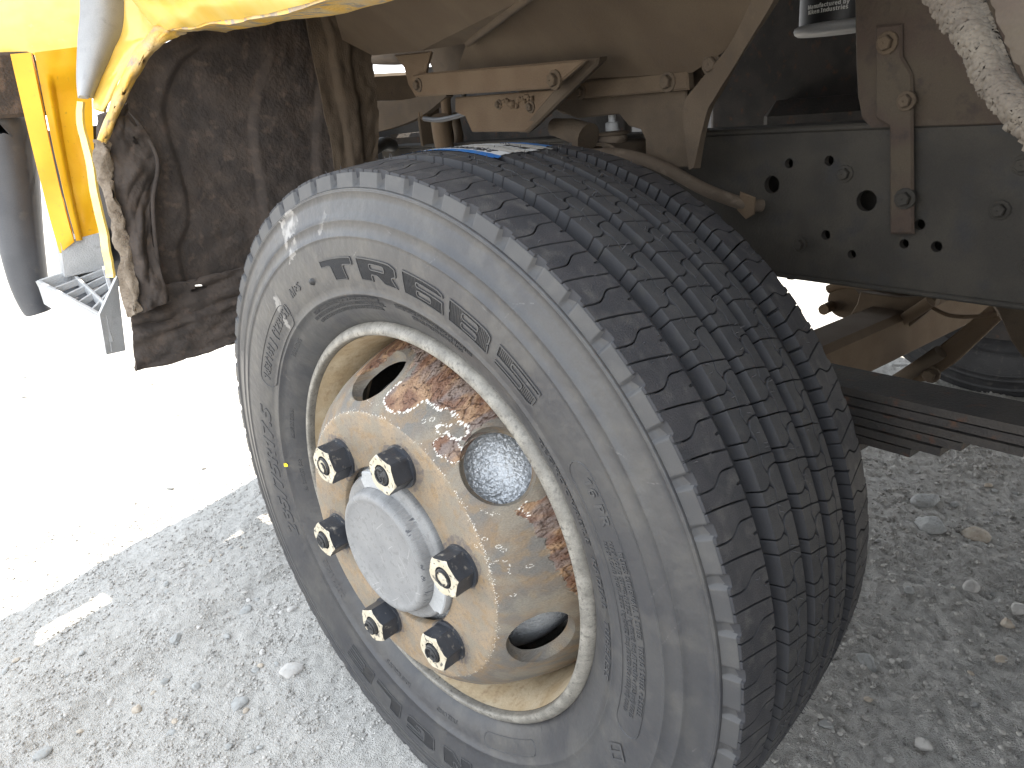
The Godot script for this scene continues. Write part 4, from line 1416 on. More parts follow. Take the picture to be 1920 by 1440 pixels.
	# painted lip of the wheel arch, yellow above, bare and grey below
	loft("arch_lip", M.lip, truck, [V(-0.563, 1.066, .150), V(-0.560, 1.052, .172), V(-0.556, 1.005, .216), V(-0.553, .955, .250), V(-0.550, .912, .279)], [V(-.543, 1.055, .122), V(-.548, 1.042, .158), V(-.548, .998, .206), V(-.548, .950, .243), V(-.550, .906, .274)], 14, 60, .007,
		func(u: float, v: float) -> Vector3: return V(.010 * sin(u * PI) + nz.get_noise_2d(u * .3, v * .5) * .005, nz.get_noise_2d(u * .3 + 4.0, v * .7) * .004, 0))
	loft("fender_skin", M.pale, truck, [V(-.60, 1.20, .180), V(-.60, 1.075, .198), V(-.60, 1.03, .227), V(-.598, .985, .256), V(-.594, .955, .268)], [V(-.587, 1.20, .165), V(-.583, 1.066, .155), V(-.580, 1.045, .176), V(-.576, .998, .222), V(-.575, .950, .258)], 10, 40, .007,
		func(u: float, v: float) -> Vector3: return V(.004 * sin(u * PI) + nz.get_noise_2d(u * .2, v * .6 + 2.0) * .004, 0, 0))
	loft("arch_edge", M.rustedge, truck, [V(-.570, .912, .281), V(-.572, .859, .287), V(-.572, .787, .291), V(-.572, .72, .296), V(-.572, .640, .303)], [V(-.560, .908, .266), V(-.560, .859, .272), V(-.560, .787, .276), V(-.558, .72, .279), V(-.558, .648, .285)], 8, 60, .005,
		func(u: float, v: float) -> Vector3: return V(.008 * sin(u * PI) + nz.get_noise_2d(u * .2 + 7.0, v * .9) * .008, 0, nz.get_noise_2d(u * .2, v * .8) * .010))
	loft("skin_edge", M.pale, truck, [V(-.63, .970, .2835), V(-.63, .915, .2925), V(-.63, .784, .303), V(-.63, .70, .312)], [V(-.62, .968, .277), V(-.615, .912, .2855), V(-.612, .784, .2945), V(-.610, .70, .304)], 4, 40, .004,
		func(_u: float, v: float) -> Vector3: return V(0, 0, nz.get_noise_2d(3.0, v * .5) * .003))
	# grey moulded trim
	loft("grey_trim", M.greytrim, truck, [V(-.61, 1.20, .240), V(-.61, 1.113, .240), V(-.61, 1.05, .259), V(-.605, 1.00, .274), V(-.603, .972, .279)], [V(-.60, 1.20, .165), V(-.60, 1.113, .187), V(-.60, 1.077, .199), V(-.60, 1.026, .232), V(-.60, .974, .269)], 12, 30, .012,
		func(u: float, _v: float) -> Vector3: return V(.022 * sin(u * PI), 0, .004 * sin(u * PI)))
	# sill over the arch
	loft("arch_sill", M.pale, truck, [V(-.60, 1.22, .19), V(-.595, 1.14, .178), V(-.585, 1.062, .148)], [V(.30, 1.17, .13), V(.30, 1.06, .13), V(.30, .995, .115)], 40, 14, .010,
		func(u: float, v: float) -> Vector3: return V(0, nz.get_noise_2d(u * .6, v * .3) * .006 - .006 * sin(u * PI), .012 * sin(v * PI)))
	loft("arch_sill_underside", M.lip, truck, [V(-.585, 1.0605, .150), V(-.585, 1.062, .05)], [V(.30, .9935, .116), V(.30, .999, .03)], 40, 6, .006,
		func(u: float, v: float) -> Vector3: return V(0, nz.get_noise_2d(u * .6, v * .3) * .006 - .006 * sin(u * PI), 0))
	var seam := Geo.new()
	pipe(seam, [V(-.575, 1.14, .166), V(-.572, 1.09, .162), V(-.555, 1.058, .152)], .0022, 6)
	put("sill_seam", seam, M.darkrust, truck)

func loft_box(g: Geo, face: Array, back: Vector3) -> void:
	# a block from one four-cornered face (anticlockwise from in front) and a depth
	var b := []
	for p: Vector3 in face: b.append(p + back)
	var f := face
	if ((f[1] - f[0]) as Vector3).cross(f[2] - f[0]).dot(back) > 0.0:
		f = face.duplicate(); f.reverse(); b.reverse()
	g.flat4(f[0], f[1], f[2], f[3])
	g.flat4(b[3], b[2], b[1], b[0])
	for k in 4:
		var j := (k + 1) % 4
		g.flat4(f[k], b[k], b[j], f[j])

func prism(g: Geo, plan: PackedVector2Array, y0: float, y1: float) -> void:
	var a := 0.0
	for k in plan.size(): a += plan[k].cross(plan[(k + 1) % plan.size()])
	var p := plan.duplicate()
	if a > 0.0: p.reverse() # x, z seen from above run clockwise
	var idx := Geometry2D.triangulate_polygon(p)
	for t in range(0, idx.size(), 3):
		var q := [p[idx[t]], p[idx[t + 1]], p[idx[t + 2]]]
		if (q[1] - q[0]).cross(q[2] - q[0]) > 0.0: q.reverse()
		g.flat(V(q[0].x, y1, q[0].y), V(q[1].x, y1, q[1].y), V(q[2].x, y1, q[2].y))
		g.flat(V(q[0].x, y0, q[0].y), V(q[2].x, y0, q[2].y), V(q[1].x, y0, q[1].y))
	for k in p.size():
		var j := (k + 1) % p.size()
		g.flat4(V(p[k].x, y0, p[k].y), V(p[j].x, y0, p[j].y), V(p[j].x, y1, p[j].y), V(p[k].x, y1, p[k].y))

# cast aluminium entry step: a frame with crossed grating bars
func build_step() -> void:
	var st := group_node("entry_step", truck)
	# corners of the tread, going round
	var a := V(-1.0, .666, .396)
	var b := V(-1.0, .685, .276)
	var c := V(-.74, .653, .300)
	var d := V(-.70, .626, .327)
	var at := func(u: float, v: float) -> Vector3: return a.lerp(d, u).lerp(b.lerp(c, u), v)
	var bar := func(p: Vector3, q: Vector3, wd: float, hh: float, called: String) -> void:
		var g := Geo.new()
		var x := (q - p).normalized()
		var z := x.cross(Vector3.UP).normalized()
		cbox(g, (p + q) / 2.0 - V(0, hh / 2.0, 0), Vector3(p.distance_to(q), hh, wd), Basis(x, Vector3.UP, z), .0015)
		put(called, g, M.alu, st)
	bar.call(at.call(0, 0), at.call(1, 0), .008, .05, "frame_rail")
	bar.call(at.call(0, 1), at.call(1, 1), .008, .03, "frame_rail")
	bar.call(at.call(0, 0), at.call(0, 1), .008, .04, "frame_rail")
	bar.call(at.call(.985, 0), at.call(.985, 1), .008, .03, "frame_rail")
	bar.call(at.call(.02, .5) - V(0, .003, 0), at.call(.98, .5) - V(0, .003, 0), .006, .02, "grating_bar")
	for k in range(1, 5):
		var u := k / 5.0
		bar.call(at.call(u, .03) - V(0, .0045, 0), at.call(u, .97) - V(0, .0045, 0), .005, .014, "grating_bar")
	var shade_plate := Geo.new()
	loft_box(shade_plate, [at.call(.01, .02) - V(0, .030, 0), at.call(.98, .02) - V(0, .030, 0), at.call(.98, .98) - V(0, .030, 0), at.call(.01, .98) - V(0, .030, 0)], V(0, -.004, 0))
	put("shade_plate", shade_plate, M.plastic, st)  # dark plate added for the shade under the grating
	# skirt below and the thick end near the wheel
	var g := Geo.new()
	loft_box(g, [V(-1.002, .664, .4015), V(-.70, .624, .3325), V(-.70, .560, .3405), V(-1.002, .625, .3955)], V(0, 0, -.010))
	put("skirt", g, M.alu, st)
	g = Geo.new()
	loft_box(g, [V(-.695, .630, .333), V(-.715, .686, .288), V(-.715, .553, .308), V(-.695, .558, .341)], V(-.02, 0, 0))
	put("end_block", g, M.alu, st)

func build_chassis() -> void:
	var beam := plate("wheelhouse_beam", M.brown, truck, [V(-0.565, 1.040, -0.140), V(-0.521, 1.008, -0.175), V(-0.379, 0.999, -0.190), V(-0.261, 0.995, -0.205), V(0.013, 1.015, -0.120), V(0.072, 1.044, -0.080), V(-0.380, 1.114, -0.040)], 0.030)
	var shield := plate("splash_shield", M.brown2, truck, [V(-0.195, 0.909, -0.325), V(0.060, 0.902, -0.315), V(0.062, 0.878, -0.315), V(0.078, 0.854, -0.315), V(0.075, 0.807, -0.315), V(-0.017, 0.804, -0.320), V(-0.018, 0.843, -0.320), V(-0.027, 0.857, -0.320), V(-0.049, 0.862, -0.320), V(-0.070, 0.879, -0.322), V(-0.118, 0.878, -0.325), V(-0.166, 0.878, -0.325), V(-0.217, 0.893, -0.325)], 0.006)
	var ledge := plate("shield_ledge", M.brown, truck, [V(-0.185, 0.905, -0.300), V(-0.145, 0.926, -0.300), V(-0.110, 0.928, -0.300), V(0.079, 0.924, -0.295), V(0.081, 0.901, -0.295)], 0.014)
	var bar := plate("support_bar", M.tan, truck, [V(-0.438, 0.969, -0.200), V(-0.405, 0.969, -0.200), V(-0.011, 0.948, -0.200), V(0.001, 0.946, -0.200), V(-0.066, 0.919, -0.200), V(-0.426, 0.934, -0.200), V(-0.443, 0.940, -0.200)], 0.012)
	var gusset := plate("hanger_gusset", M.tan, truck, [V(-0.521, 1.009, -0.215), V(-0.394, 1.001, -0.215), V(-0.412, 0.975, -0.212), V(-0.429, 0.943, -0.212), V(-0.458, 0.935, -0.212), V(-0.478, 0.956, -0.212), V(-0.490, 0.984, -0.215)], 0.008)
	var tri := plate("triangular_plate", M.tan, truck, [V(-0.365, 0.927, -0.235), V(-0.079, 0.918, -0.235), V(-0.179, 0.866, -0.235), V(-0.325, 0.871, -0.235), V(-0.341, 0.896, -0.235), V(-0.370, 0.904, -0.235)], 0.006)
	plate("plate_edge", M.brown2, tri, [V(-0.035, 0.950, -0.222), V(0.001, 0.948, -0.222), V(-0.006, 0.940, -0.225), V(-0.176, 0.864, -0.238), V(-0.203, 0.865, -0.238)], 0.020)
	var house := plate("bracket_plate", M.redbrown, truck, [V(0.231, 1.008, -0.390), V(0.234, 0.922, -0.400), V(0.240, 0.877, -0.400), V(0.247, 0.852, -0.400), V(0.260, 0.839, -0.400), V(0.408, 0.838, -0.400), V(0.445, 0.841, -0.400), V(0.436, 0.969, -0.370)], 0.010)
	var strap := plate("bracket_strap", M.redbrown, house, [V(0.263, 0.947, -0.385), V(0.292, 0.945, -0.385), V(0.295, 0.913, -0.386), V(0.308, 0.894, -0.386), V(0.326, 0.726, -0.388), V(0.299, 0.724, -0.388), V(0.288, 0.842, -0.386), V(0.271, 0.852, -0.386)], 0.008)
	var panel := loft("wheelhouse_panel", M.brown, truck,
		[V(-.08, 1.085, -.075), V(-.14, 1.050, -.125), V(-.25, 1.012, -.200), V(-.36, .980, -.250), V(-.43, .950, -.280)],
		[V(.31, 1.02, -.17), V(.275, 1.000, -.205), V(.245, .985, -.235), V(.17, .948, -.275), V(.085, .922, -.300)], 30, 24, .006,
		func(u: float, v: float) -> Vector3: return V(0, 0, .010 * sin(u * PI) * sin(v * PI)))
	var flange := loft("panel_flange", M.brown2, truck,
		[V(.250, 1.005, -.220), V(.222, .985, -.238), V(.165, .945, -.270), V(.105, .910, -.293), V(.079, .890, -.297), V(.074, .868, -.298), V(.083, .806, -.300)],
		[V(.275, 1.005, -.214), V(.252, .978, -.234), V(.171, .930, -.282), V(.130, .893, -.292), V(.113, .878, -.295), V(.103, .850, -.297), V(.094, .808, -.299)], 6, 50, .010,
		func(u: float, v: float) -> Vector3: return V(0, 0, .004 * sin(v * 7.0) * u))
	# hardware on the plates
	bolt(V(-.059, .929, -.1995), V(0, 0, 1), .0085, M.brown, bar)
	bolt(V(-.418, .952, -.1995), V(0, 0, 1), .0075, M.brown2, bar)
	bolt(V(-.123, .914, -.2995), V(0, 0, 1), .0075, M.brown2, ledge)
	bolt(V(.048, .913, -.296), V(0, 0, 1), .0085, M.brown2, ledge)
	bolt(V(.124, .926, -.287), V(.2, 0, 1), .0085, M.brown2, flange)
	bolt(V(-.160, .900, -.2345), V(0, 0, 1), .006, M.brown2, tri)
	bolt(V(-.240, .908, -.2345), V(0, 0, 1), .005, M.brown2, tri)
	bolt(V(.279, .928, -.3845), V(0, 0, 1), .008, M.brown, house)
	bolt(V(.305, .868, -.3855), V(0, 0, 1), .007, M.brown2, house)
	bolt(V(.313, .765, -.388), V(0, 0, 1), .008, M.rail, house)
	# a mud clot and a black disc for the shade in a hole
	var mud := Geo.new()
	var rng := RandomNumberGenerator.new()
	rng.seed = 9
	for k in 26:
		var c := V(lerpf(-.235, -.150, rng.randf()), lerpf(.903, .914, rng.randf()), -.234)
		var lump := Geo.new()
		pebble(mud, c, V(.006, .004, .003) * rng.randf_range(.6, 1.3), rng)
	put("mud_clot", mud, M.tan, tri)
	var hole := Geo.new()
	lathe(hole, PackedVector2Array([Vector2(.0001, .0002), Vector2(.0062, .0004), Vector2(.0072, .0014), Vector2(.0082, .0004)]), 20)
	var ho := put("hole_shade_disc", hole, M.black, beam)
	ho.position = V(-.345, 1.012, -.1865)
	ho.rotation = Vector3(-.3, .1, 0)
	# pressed crease across the wheelhouse panel
	var cr := Geo.new()
	pipe(cr, smooth_line([V(-.262, .998, -.2035), V(-.18, 1.002, -.175), V(-.06, 1.012, -.140), V(.01, 1.017, -.118)], 6), .006, 8)
	put("pressed_crease", cr, M.brown2, panel)
	plate("wheelhouse_backing", M.brown2, truck, [V(-.64, 1.05, -.34), V(.10, 1.0, -.34), V(.07, .885, -.345), V(-.22, .885, -.345), V(-.40, .95, -.345), V(-.60, .965, -.345)], .006)
	plate("chassis_side_cover", M.iron, truck, [V(-1.02, 1.025, -.56), V(-.30, .985, -.56), V(-.30, .60, -.56), V(-1.02, .60, -.56)], .02)
	var tubes := Geo.new()
	pipe(tubes, smooth_line([V(-1.24, 1.075, -.50), V(-.95, 1.045, -.50), V(-.40, 1.02, -.50)], 4), .018, 14)
	put("cross_tube", tubes, M.brown2, truck)
	# roof of the wheelhouse, closing the space above
	loft("wheelhouse_roof", M.brown2, truck, [V(-.62, 1.17, .12), V(-.62, 1.12, -.16), V(-.62, 1.12, -.45)], [V(.62, 1.17, .12), V(.62, 1.13, -.16), V(.62, 1.12, -.45)], 8, 6, .006, func(_u: float, _v: float) -> Vector3: return V(0, 0, 0))
	# frame rail, a channel with punched holes
	var rail := group_node("frame_rail", truck)
	var csg := CSGCombiner3D.new()
	csg.name = "web"
	var web := CSGBox3D.new()
	web.size = V(4.4, .178, .009)
	web.position = V(1.2, .7495, -.4045)
	web.material = M.rail
	csg.add_child(web)
	for h: Array in [[.156, .802, .0062], [.211, .805, .0062], [.132, .775, .0115], [.262, .759, .0125], [.213, .715, .0062], [.249, .694, .0055], [.311, .712, .0055], [.326, .735, .0062], [.347, .712, .0062], [.60, .74, .01], [.75, .76, .01]]:
		var cy := CSGCylinder3D.new()
		cy.radius = h[2]; cy.height = .04; cy.sides = 20
		cy.rotation_degrees.x = 90
		cy.position = V(h[0], h[1], -.4045)
		cy.operation = CSGShape3D.OPERATION_SUBTRACTION
		cy.material = M.rail
		csg.add_child(cy)
	rail.add_child(csg)
	for y: float in [.8385, .6605]:
		var g := Geo.new()
		cbox(g, V(1.2, y + (.004 if y > .7 else -.004), -.436), V(4.4, .008, .072), Basis.IDENTITY, .003)
		put("flange", g, M.rail, rail)
	for q: Vector2 in [Vector2(.233, .790), Vector2(.300, .752), Vector2(.178, .700), Vector2(.42, .80), Vector2(.44, .70), Vector2(.405, .755)]:
		bolt(V(q.x, q.y, -.4), V(0, 0, 1), .007, M.rail, rail, "rivet")
	for x: float in [.105, .155]:
		bolt(V(x, .6565, -.42), V(0, -1, 0), .008, M.rail, rail, "rivet")
	var backing := Geo.new()
	cbox(backing, V(1.2, .7495, -.462), V(4.4, .160, .006), Basis.IDENTITY, .001)
	put("added_web_backing", backing, M.rail, rail)  # added dark plate, so no daylight shows through the web holes
	# brake hose running from the axle to the rail
	var hose := Geo.new()
	pipe(hose, smooth_line([V(-.16, .823, -.27), V(-.061, .828, -.285), V(-.009, .821, -.295), V(.031, .805, -.310), V(.078, .777, -.330), V(.115, .756, -.360), V(.128, .750, -.385)], 8), .0085, 12)
	put("brake_hose", hose, M.caprubber, truck)
	var tag_ := Geo.new()
	plate_into(tag_, [V(.118, .772, -.352), V(.138, .764, -.358), V(.134, .742, -.362), V(.122, .735, -.36), V(.112, .748, -.354)], .004)
	put("hose_clip", tag_, M.tan, truck)
	# cab mount: stud, nut, washers and saddle on the rail
	var mount := group_node("cab_mount", truck)
	var g2 := Geo.new()
	var stk := PackedVector2Array([Vector2(.0001, .042), Vector2(.0045, .0415), Vector2(.0055, .040), Vector2(.0055, .030)])
	lathe(g2, stk, 16)
	var o := put("stud", g2, M.alu, mount)
	g2 = Geo.new()
	lathe(g2, PackedVector2Array([Vector2(.0055, .031), Vector2(.0095, .030), Vector2(.0105, .029), Vector2(.0105, .018)]), 6)
	put("nut", g2, M.alu, mount)
	g2 = Geo.new()
	lathe(g2, PackedVector2Array([Vector2(.010, .0175), Vector2(.0235, .0165), Vector2(.0255, .014), Vector2(.0255, .012), Vector2(.020, .011)]), 28)
	put("washer", g2, M.brown2, mount)
	g2 = Geo.new()
	lathe(g2, PackedVector2Array([Vector2(.0205, .0115), Vector2(.0225, .006), Vector2(.0205, .001), Vector2(.016, -.004), Vector2(.014, -.020)]), 28)
	put("rubber_bush", g2, M.caprubber, mount)
	mount.position = V(-.108, .838, -.345)
	mount.rotation_degrees.x = -90
	loft("mount_saddle", M.brown2, truck, [V(-.185, .826, -.32), V(-.178, .836, -.32), V(-.150, .839, -.32), V(-.10, .838, -.32), V(-.080, .832, -.32), V(-.072, .818, -.32), V(-.070, .800, -.32)], [V(-.185, .826, -.40), V(-.178, .836, -.40), V(-.150, .839, -.40), V(-.10, .838, -.40), V(-.080, .832, -.40), V(-.072, .818, -.40), V(-.070, .800, -.40)], 4, 24, .005, func(_u: float, _v: float) -> Vector3: return V(0, 0, 0))
	var boot := Geo.new()
	pipe(boot, [V(-.19, .868, -.30), V(-.150, .862, -.30), V(-.112, .850, -.30)], .013, 16, .021)
	put("rubber_boot", boot, M.brown2, truck)
	# filter canister with a printed label
	var can := group_node("filter_canister", truck)
	can.position = V(.098, .960, -.60)
	can.rotation_degrees.x = -90
	g2 = Geo.new()
	lathe(g2, PackedVector2Array([Vector2(.0001, -.001), Vector2(.060, -.001), Vector2(.064, .002), Vector2(.0655, .006), Vector2(.064, .010), Vector2(.060, .012)].map(func(q: Vector2) -> Vector2: return q)), 40)
	put("base_ring", g2, M.greytrim, can)
	g2 = Geo.new()
	lathe(g2, PackedVector2Array([Vector2(.0585, .14), Vector2(.0585, .010)]), 40)
	var cm := StandardMaterial3D.new()
	cm.albedo_color = lin(.012, .012, .013)
	cm.roughness = .45
	put("shell", g2, cm, can)
	g2 = Geo.new()
	var can_at := func(a: float, r: float, h: float) -> Vector3:
		var ra := deg_to_rad(a)
		return Vector3((.0587 + h) * sin(ra), -(.0587 + h) * cos(ra), r)
	for l: Array in [["Manufactured by", .0330], ["Kiken Industries", .0265]]:
		var t := TextMesh.new()
		t.font = font
		t.text = l[0]
		t.font_size = 32
		t.pixel_size = .0052 / 23.5
		t.depth = .0004
		t.curve_step = 4.0
		var arr := t.get_mesh_arrays()
		var vs: PackedVector3Array = arr[Mesh.ARRAY_VERTEX]
		var id: PackedInt32Array = arr[Mesh.ARRAY_INDEX]
		for k in range(0, id.size(), 3):
			var q := []
			for j in 3:
				var p := vs[id[k + j]]
				q.append(can_at.call(8.0 + rad_to_deg(p.x / .0587), l[1] + p.y, p.z + .0003))
			g2.flat(q[0], q[2], q[1])
	var wm := StandardMaterial3D.new()
	wm.albedo_color = lin(.6, .6, .58)
	put("print", g2, wm, can)
	# dark engine and gearbox behind the rail
	var eng := Geo.new()
	cbox(eng, V(.35, .93, -1.22), V(1.7, .42, .40), Basis.IDENTITY, .03)
	cbox(eng, V(.15, .80, -1.15), V(.9, .14, .4), Basis.IDENTITY, .03)
	put("engine", eng, M.iron, truck)
	# members seen past the wheelhouse
	var br := Geo.new()
	pipe(br, [V(-.66, 1.03, -.42), V(-.70, .93, -.42), V(-.70, .84, -.42)], .011, 12)
	put("stay_rod", br, M.tan, truck)
	br = Geo.new()
	pipe(br, [V(-.63, .90, -.36), V(-.645, .86, -.37), V(-.65, .80, -.38)], .020, 14)
	put("stay_rod", br, M.tan, truck)
	br = Geo.new()
	pipe(br, smooth_line([V(-.70, 1.06, -.47), V(-.66, 1.00, -.45), V(-.65, .96, -.44), V(-.67, .90, -.44)], 5), .006, 8)
	put("cable", br, M.rail, truck)
	br = Geo.new()
	pipe(br, smooth_line([V(-.66, .90, -.34), V(-.60, .895, -.34), V(-.52, .898, -.33), V(-.46, .905, -.33)], 5), .005, 8)
	put("cable", br, M.plastic, truck)
	br = Geo.new()
	cbox(br, V(-1.19, .975, -.85), V(.03, .105, 1.5), Basis.IDENTITY, .008)
	put("front_crossmember", br, M.brown2, truck)
	loft("front_arm", M.brown2, truck, [V(-1.25, .97, -.30), V(-1.0, .955, -.36), V(-.80, .945, -.40), V(-.68, .97, -.42)], [V(-1.25, .90, -.30), V(-1.0, .88, -.36), V(-.80, .90, -.40), V(-.68, .94, -.42)], 6, 18, .02, func(_u: float, _v: float) -> Vector3: return V(0, 0, 0))
	br = Geo.new()
	cbox(br, V(-.95, .80, -.60), V(.5, .14, .08), Basis(Vector3.UP, .2), .01)
	put("crossmember", br, M.iron, truck)
	br = Geo.new()
	cbox(br, V(-.78, .885, -.42), V(.012, .085, .05), Basis(Vector3.UP, -.3), .003)
	put("hanger_plate", br, M.brown, truck)
	bolt(V(-.772, .91, -.405), V(1, 0, .5), .009, M.tan, truck, "hanger_bolt")
	br = Geo.new()
	pipe(br, smooth_line([V(-.62, .845, -.18), V(-.70, .86, -.26), V(-.82, .85, -.34), V(-.95, .85, -.38)], 6), .013, 10)
	put("wiring_loom", br, M.black, truck)
	br = Geo.new()
	pipe(br, [V(-.70, .90, -.44), V(-.66, .86, -.42), V(-.64, .81, -.40)], .010, 10)
	put("stay_rod", br, M.brown, truck)
	# crusty edge of the arch behind the wheel
	var ln := FastNoiseLite.new()
	ln.seed = 15
	ln.frequency = 22.0
	ln.fractal_octaves = 4
	loft("wheel_arch_edge", M.mudedge, truck,
		[V(.487, .962, .000), V(.510, .936, .020), V(.522, .926, .030), V(.536, .914, .040), V(.549, .902, .050), V(.562, .887, .060), V(.581, .875, .080), V(.600, .860, .092), V(.62, .842, .10)],
		[V(.515, .968, .010), V(.536, .942, .031), V(.546, .929, .040), V(.557, .915, .049), V(.567, .902, .058), V(.579, .887, .068), V(.596, .874, .088), V(.613, .860, .100), V(.632, .842, .11)], 40, 300, .004,
		func(u: float, v: float) -> Vector3: return V(0, .006 * sin(u * PI) - .002, .004 * sin(u * 6.0)) + V(ln.get_noise_2d(u * .3, v * 2.5), ln.get_noise_2d(u * .3 + 5.0, v * 2.5), ln.get_noise_2d(u * .3 + 9.0, v * 2.5)) * (.0003 + .0022 * pow(1.0 - u, 2.0)))
	loft("wheel_arch_flank", M.redbrown, truck,
		[V(.517, .972, .008), V(.538, .946, .029), V(.559, .919, .047), V(.581, .891, .066), V(.615, .864, .098)],
		[V(.560, .985, .020), V(.580, .955, .040), V(.600, .925, .058), V(.622, .895, .078), V(.655, .866, .112)], 10, 40, .004,
		func(u: float, v: float) -> Vector3: return V(0, 0, .006 * sin(u * PI)) + V(ln.get_noise_2d(u, v * 2.5), ln.get_noise_2d(u + 5.0, v * 2.5), 0) * .002)
	# leaf spring
	var sp := group_node("leaf_spring", truck)
	var ends := [1.0, .95, .475, .415, .395, .362, .30]
	for k in ends.size():
		var top := .5335 - k * .0122
		var ex: float = ends[k]
		var g3 := Geo.new()
		var n := 16
		for s in n:
			var x0 := lerpf(-ex, ex, float(s) / n)
			var x1 := lerpf(-ex, ex, float(s + 1) / n)
			var y0 := top + .040 * x0 * x0
			var y1 := top + .040 * x1 * x1
			var za := -.4305
			var zb: float = -.3600 - [0.0, .0015, .0005, .0022, .0008, .0018, .001][k]
			g3.flat4(V(x0, y0, zb), V(x1, y1, zb), V(x1, y1, za), V(x0, y0, za))
			g3.flat4(V(x0, y0 - .0098, za), V(x1, y1 - .0098, za), V(x1, y1 - .0098, zb), V(x0, y0 - .0098, zb))
			g3.flat4(V(x0, y0 - .0098, zb), V(x1, y1 - .0098, zb), V(x1, y1, zb), V(x0, y0, zb))
			g3.flat4(V(x1, y1 - .0098, za), V(x0, y0 - .0098, za), V(x0, y0, za), V(x1, y1, za))
			if s == n - 1:
				g3.flat4(V(x1, y1 - .0098, zb), V(x1, y1 - .0098, za), V(x1, y1, za), V(x1, y1, zb))
		put("spring_leaf", g3, M.leaf if k != 1 else M.iron, sp)
	# front axle beam and the steering parts beyond it
	var ax := Geo.new()
	cbox(ax, V(0, .40, -.97), V(.09, .10, 1.55), Basis.IDENTITY, .012)
	put("axle_beam", ax, M.tan, truck)
	plate("steering_bracket", M.brown, truck, [V(-.174, .319, -1.0), V(-.095, .394, -1.0), V(-.068, .449, -1.0), V(-.063, .476, -1.0), V(.024, .477, -1.0), V(.092, .490, -1.0), V(.083, .462, -1.0), V(.032, .403, -1.0), V(-.051, .301, -1.0), V(-.139, .287, -1.0)], .035)
	var fl := Geo.new()
	pipe(fl, smooth_line([V(.088, .482, -.985), V(.03, .430, -.985), V(-.03, .395, -.985), V(-.10, .345, -.985), V(-.16, .300, -.985)], 6), .012, 10)
	put("bracket_flange", fl, M.tan, truck)
	plate("steering_link", M.tan, truck, [V(.187, .488, -1.0), V(.206, .461, -1.0), V(.139, .361, -1.0), V(.094, .313, -1.0), V(.043, .294, -1.0), V(.106, .389, -1.0)], .03)
	var lk := Geo.new()
	pipe(lk, [V(.118, .385, -.985), V(.07, .335, -.985), V(.035, .30, -.985)], .014, 12)
	bolt(V(.105, .335, -.985), V(0, 0, 1), .012, M.brown2, truck, "link_nut")
	put("link_sleeve", lk, M.brown2, truck)
	plate("spring_hanger", M.brown2, truck, [V(.250, .56, -.80), V(.50, .56, -.80), V(.46, .43, -.80), V(.325, .455, -.80), V(.296, .489, -.80), V(.272, .533, -.80)], .03)
	var ro := Geo.new()
	pipe(ro, [V(-.14, .432, -1.16), V(-.13, .432, -1.06)], .038, 24)
	put("spring_eye", ro, M.brown, truck)
	ro = Geo.new()
	pipe(ro, [V(-.163, .418, -1.10), V(-.155, .418, -1.02)], .012, 14)
	put("eye_bolt", ro, M.tan, truck)
	ro = Geo.new()
	pipe(ro, smooth_line([V(-.17, .455, -1.06), V(-.12, .475, -1.06), V(.0, .480, -1.04), V(.12, .500, -1.02)], 6), .010, 10)
	put("brake_pipe", ro, M.tan, truck)
	ro = Geo.new()
	pipe(ro, smooth_line([V(.08, .468, -1.0), V(.12, .455, -1.0), V(.17, .462, -1.0), V(.20, .472, -1.0)], 6), .004, 8)
	put("brake_pipe", ro, M.tan, truck)
	# far front wheel
	var fw := group_node("front_wheel", truck)
	fw.position = V(-.10, AXLE, -1.93)
	fw.rotation_degrees.y = STEER
	var prof := PackedVector2Array()
	for k in SIDE.size(): prof.append(SIDE[k])
	prof.append_array(PackedVector2Array([Vector2(.4300, .131), Vector2(.4335, .08), Vector2(.4335, -.08), Vector2(.4300, -.131)]))
	for k in SIDE.size() - 1: prof.append(Vector2(SIDE[SIDE.size() - 2 - k].x, -SIDE[SIDE.size() - 2 - k].y))
	var ft := Geo.new()
	lathe(ft, prof, 120)
	put("tyre", ft, M.black, fw)
	ft = Geo.new()
	lathe(ft, PackedVector2Array([Vector2(.02, .05), Vector2(.18, .05), Vector2(.20, .09), Vector2(.245, .12), Vector2(.264, .12)]), 80)
	put("rim", ft, M.iron, fw)
	ft = Geo.new()
	for k in 16:
		ft.flat(on_side(-62.0, .345, .0012), on_side(-62.0 + cos(TAU * k / 16.0) * .8, .345 + sin(TAU * k / 16.0) * .006, .0012), on_side(-62.0 + cos(TAU * (k + 1) / 16.0) * .8, .345 + sin(TAU * (k + 1) / 16.0) * .006, .0012))
	var dm := StandardMaterial3D.new()
	dm.albedo_color = lin(.80, .62, .03)
	put("yellow_dot", ft, dm, fw)

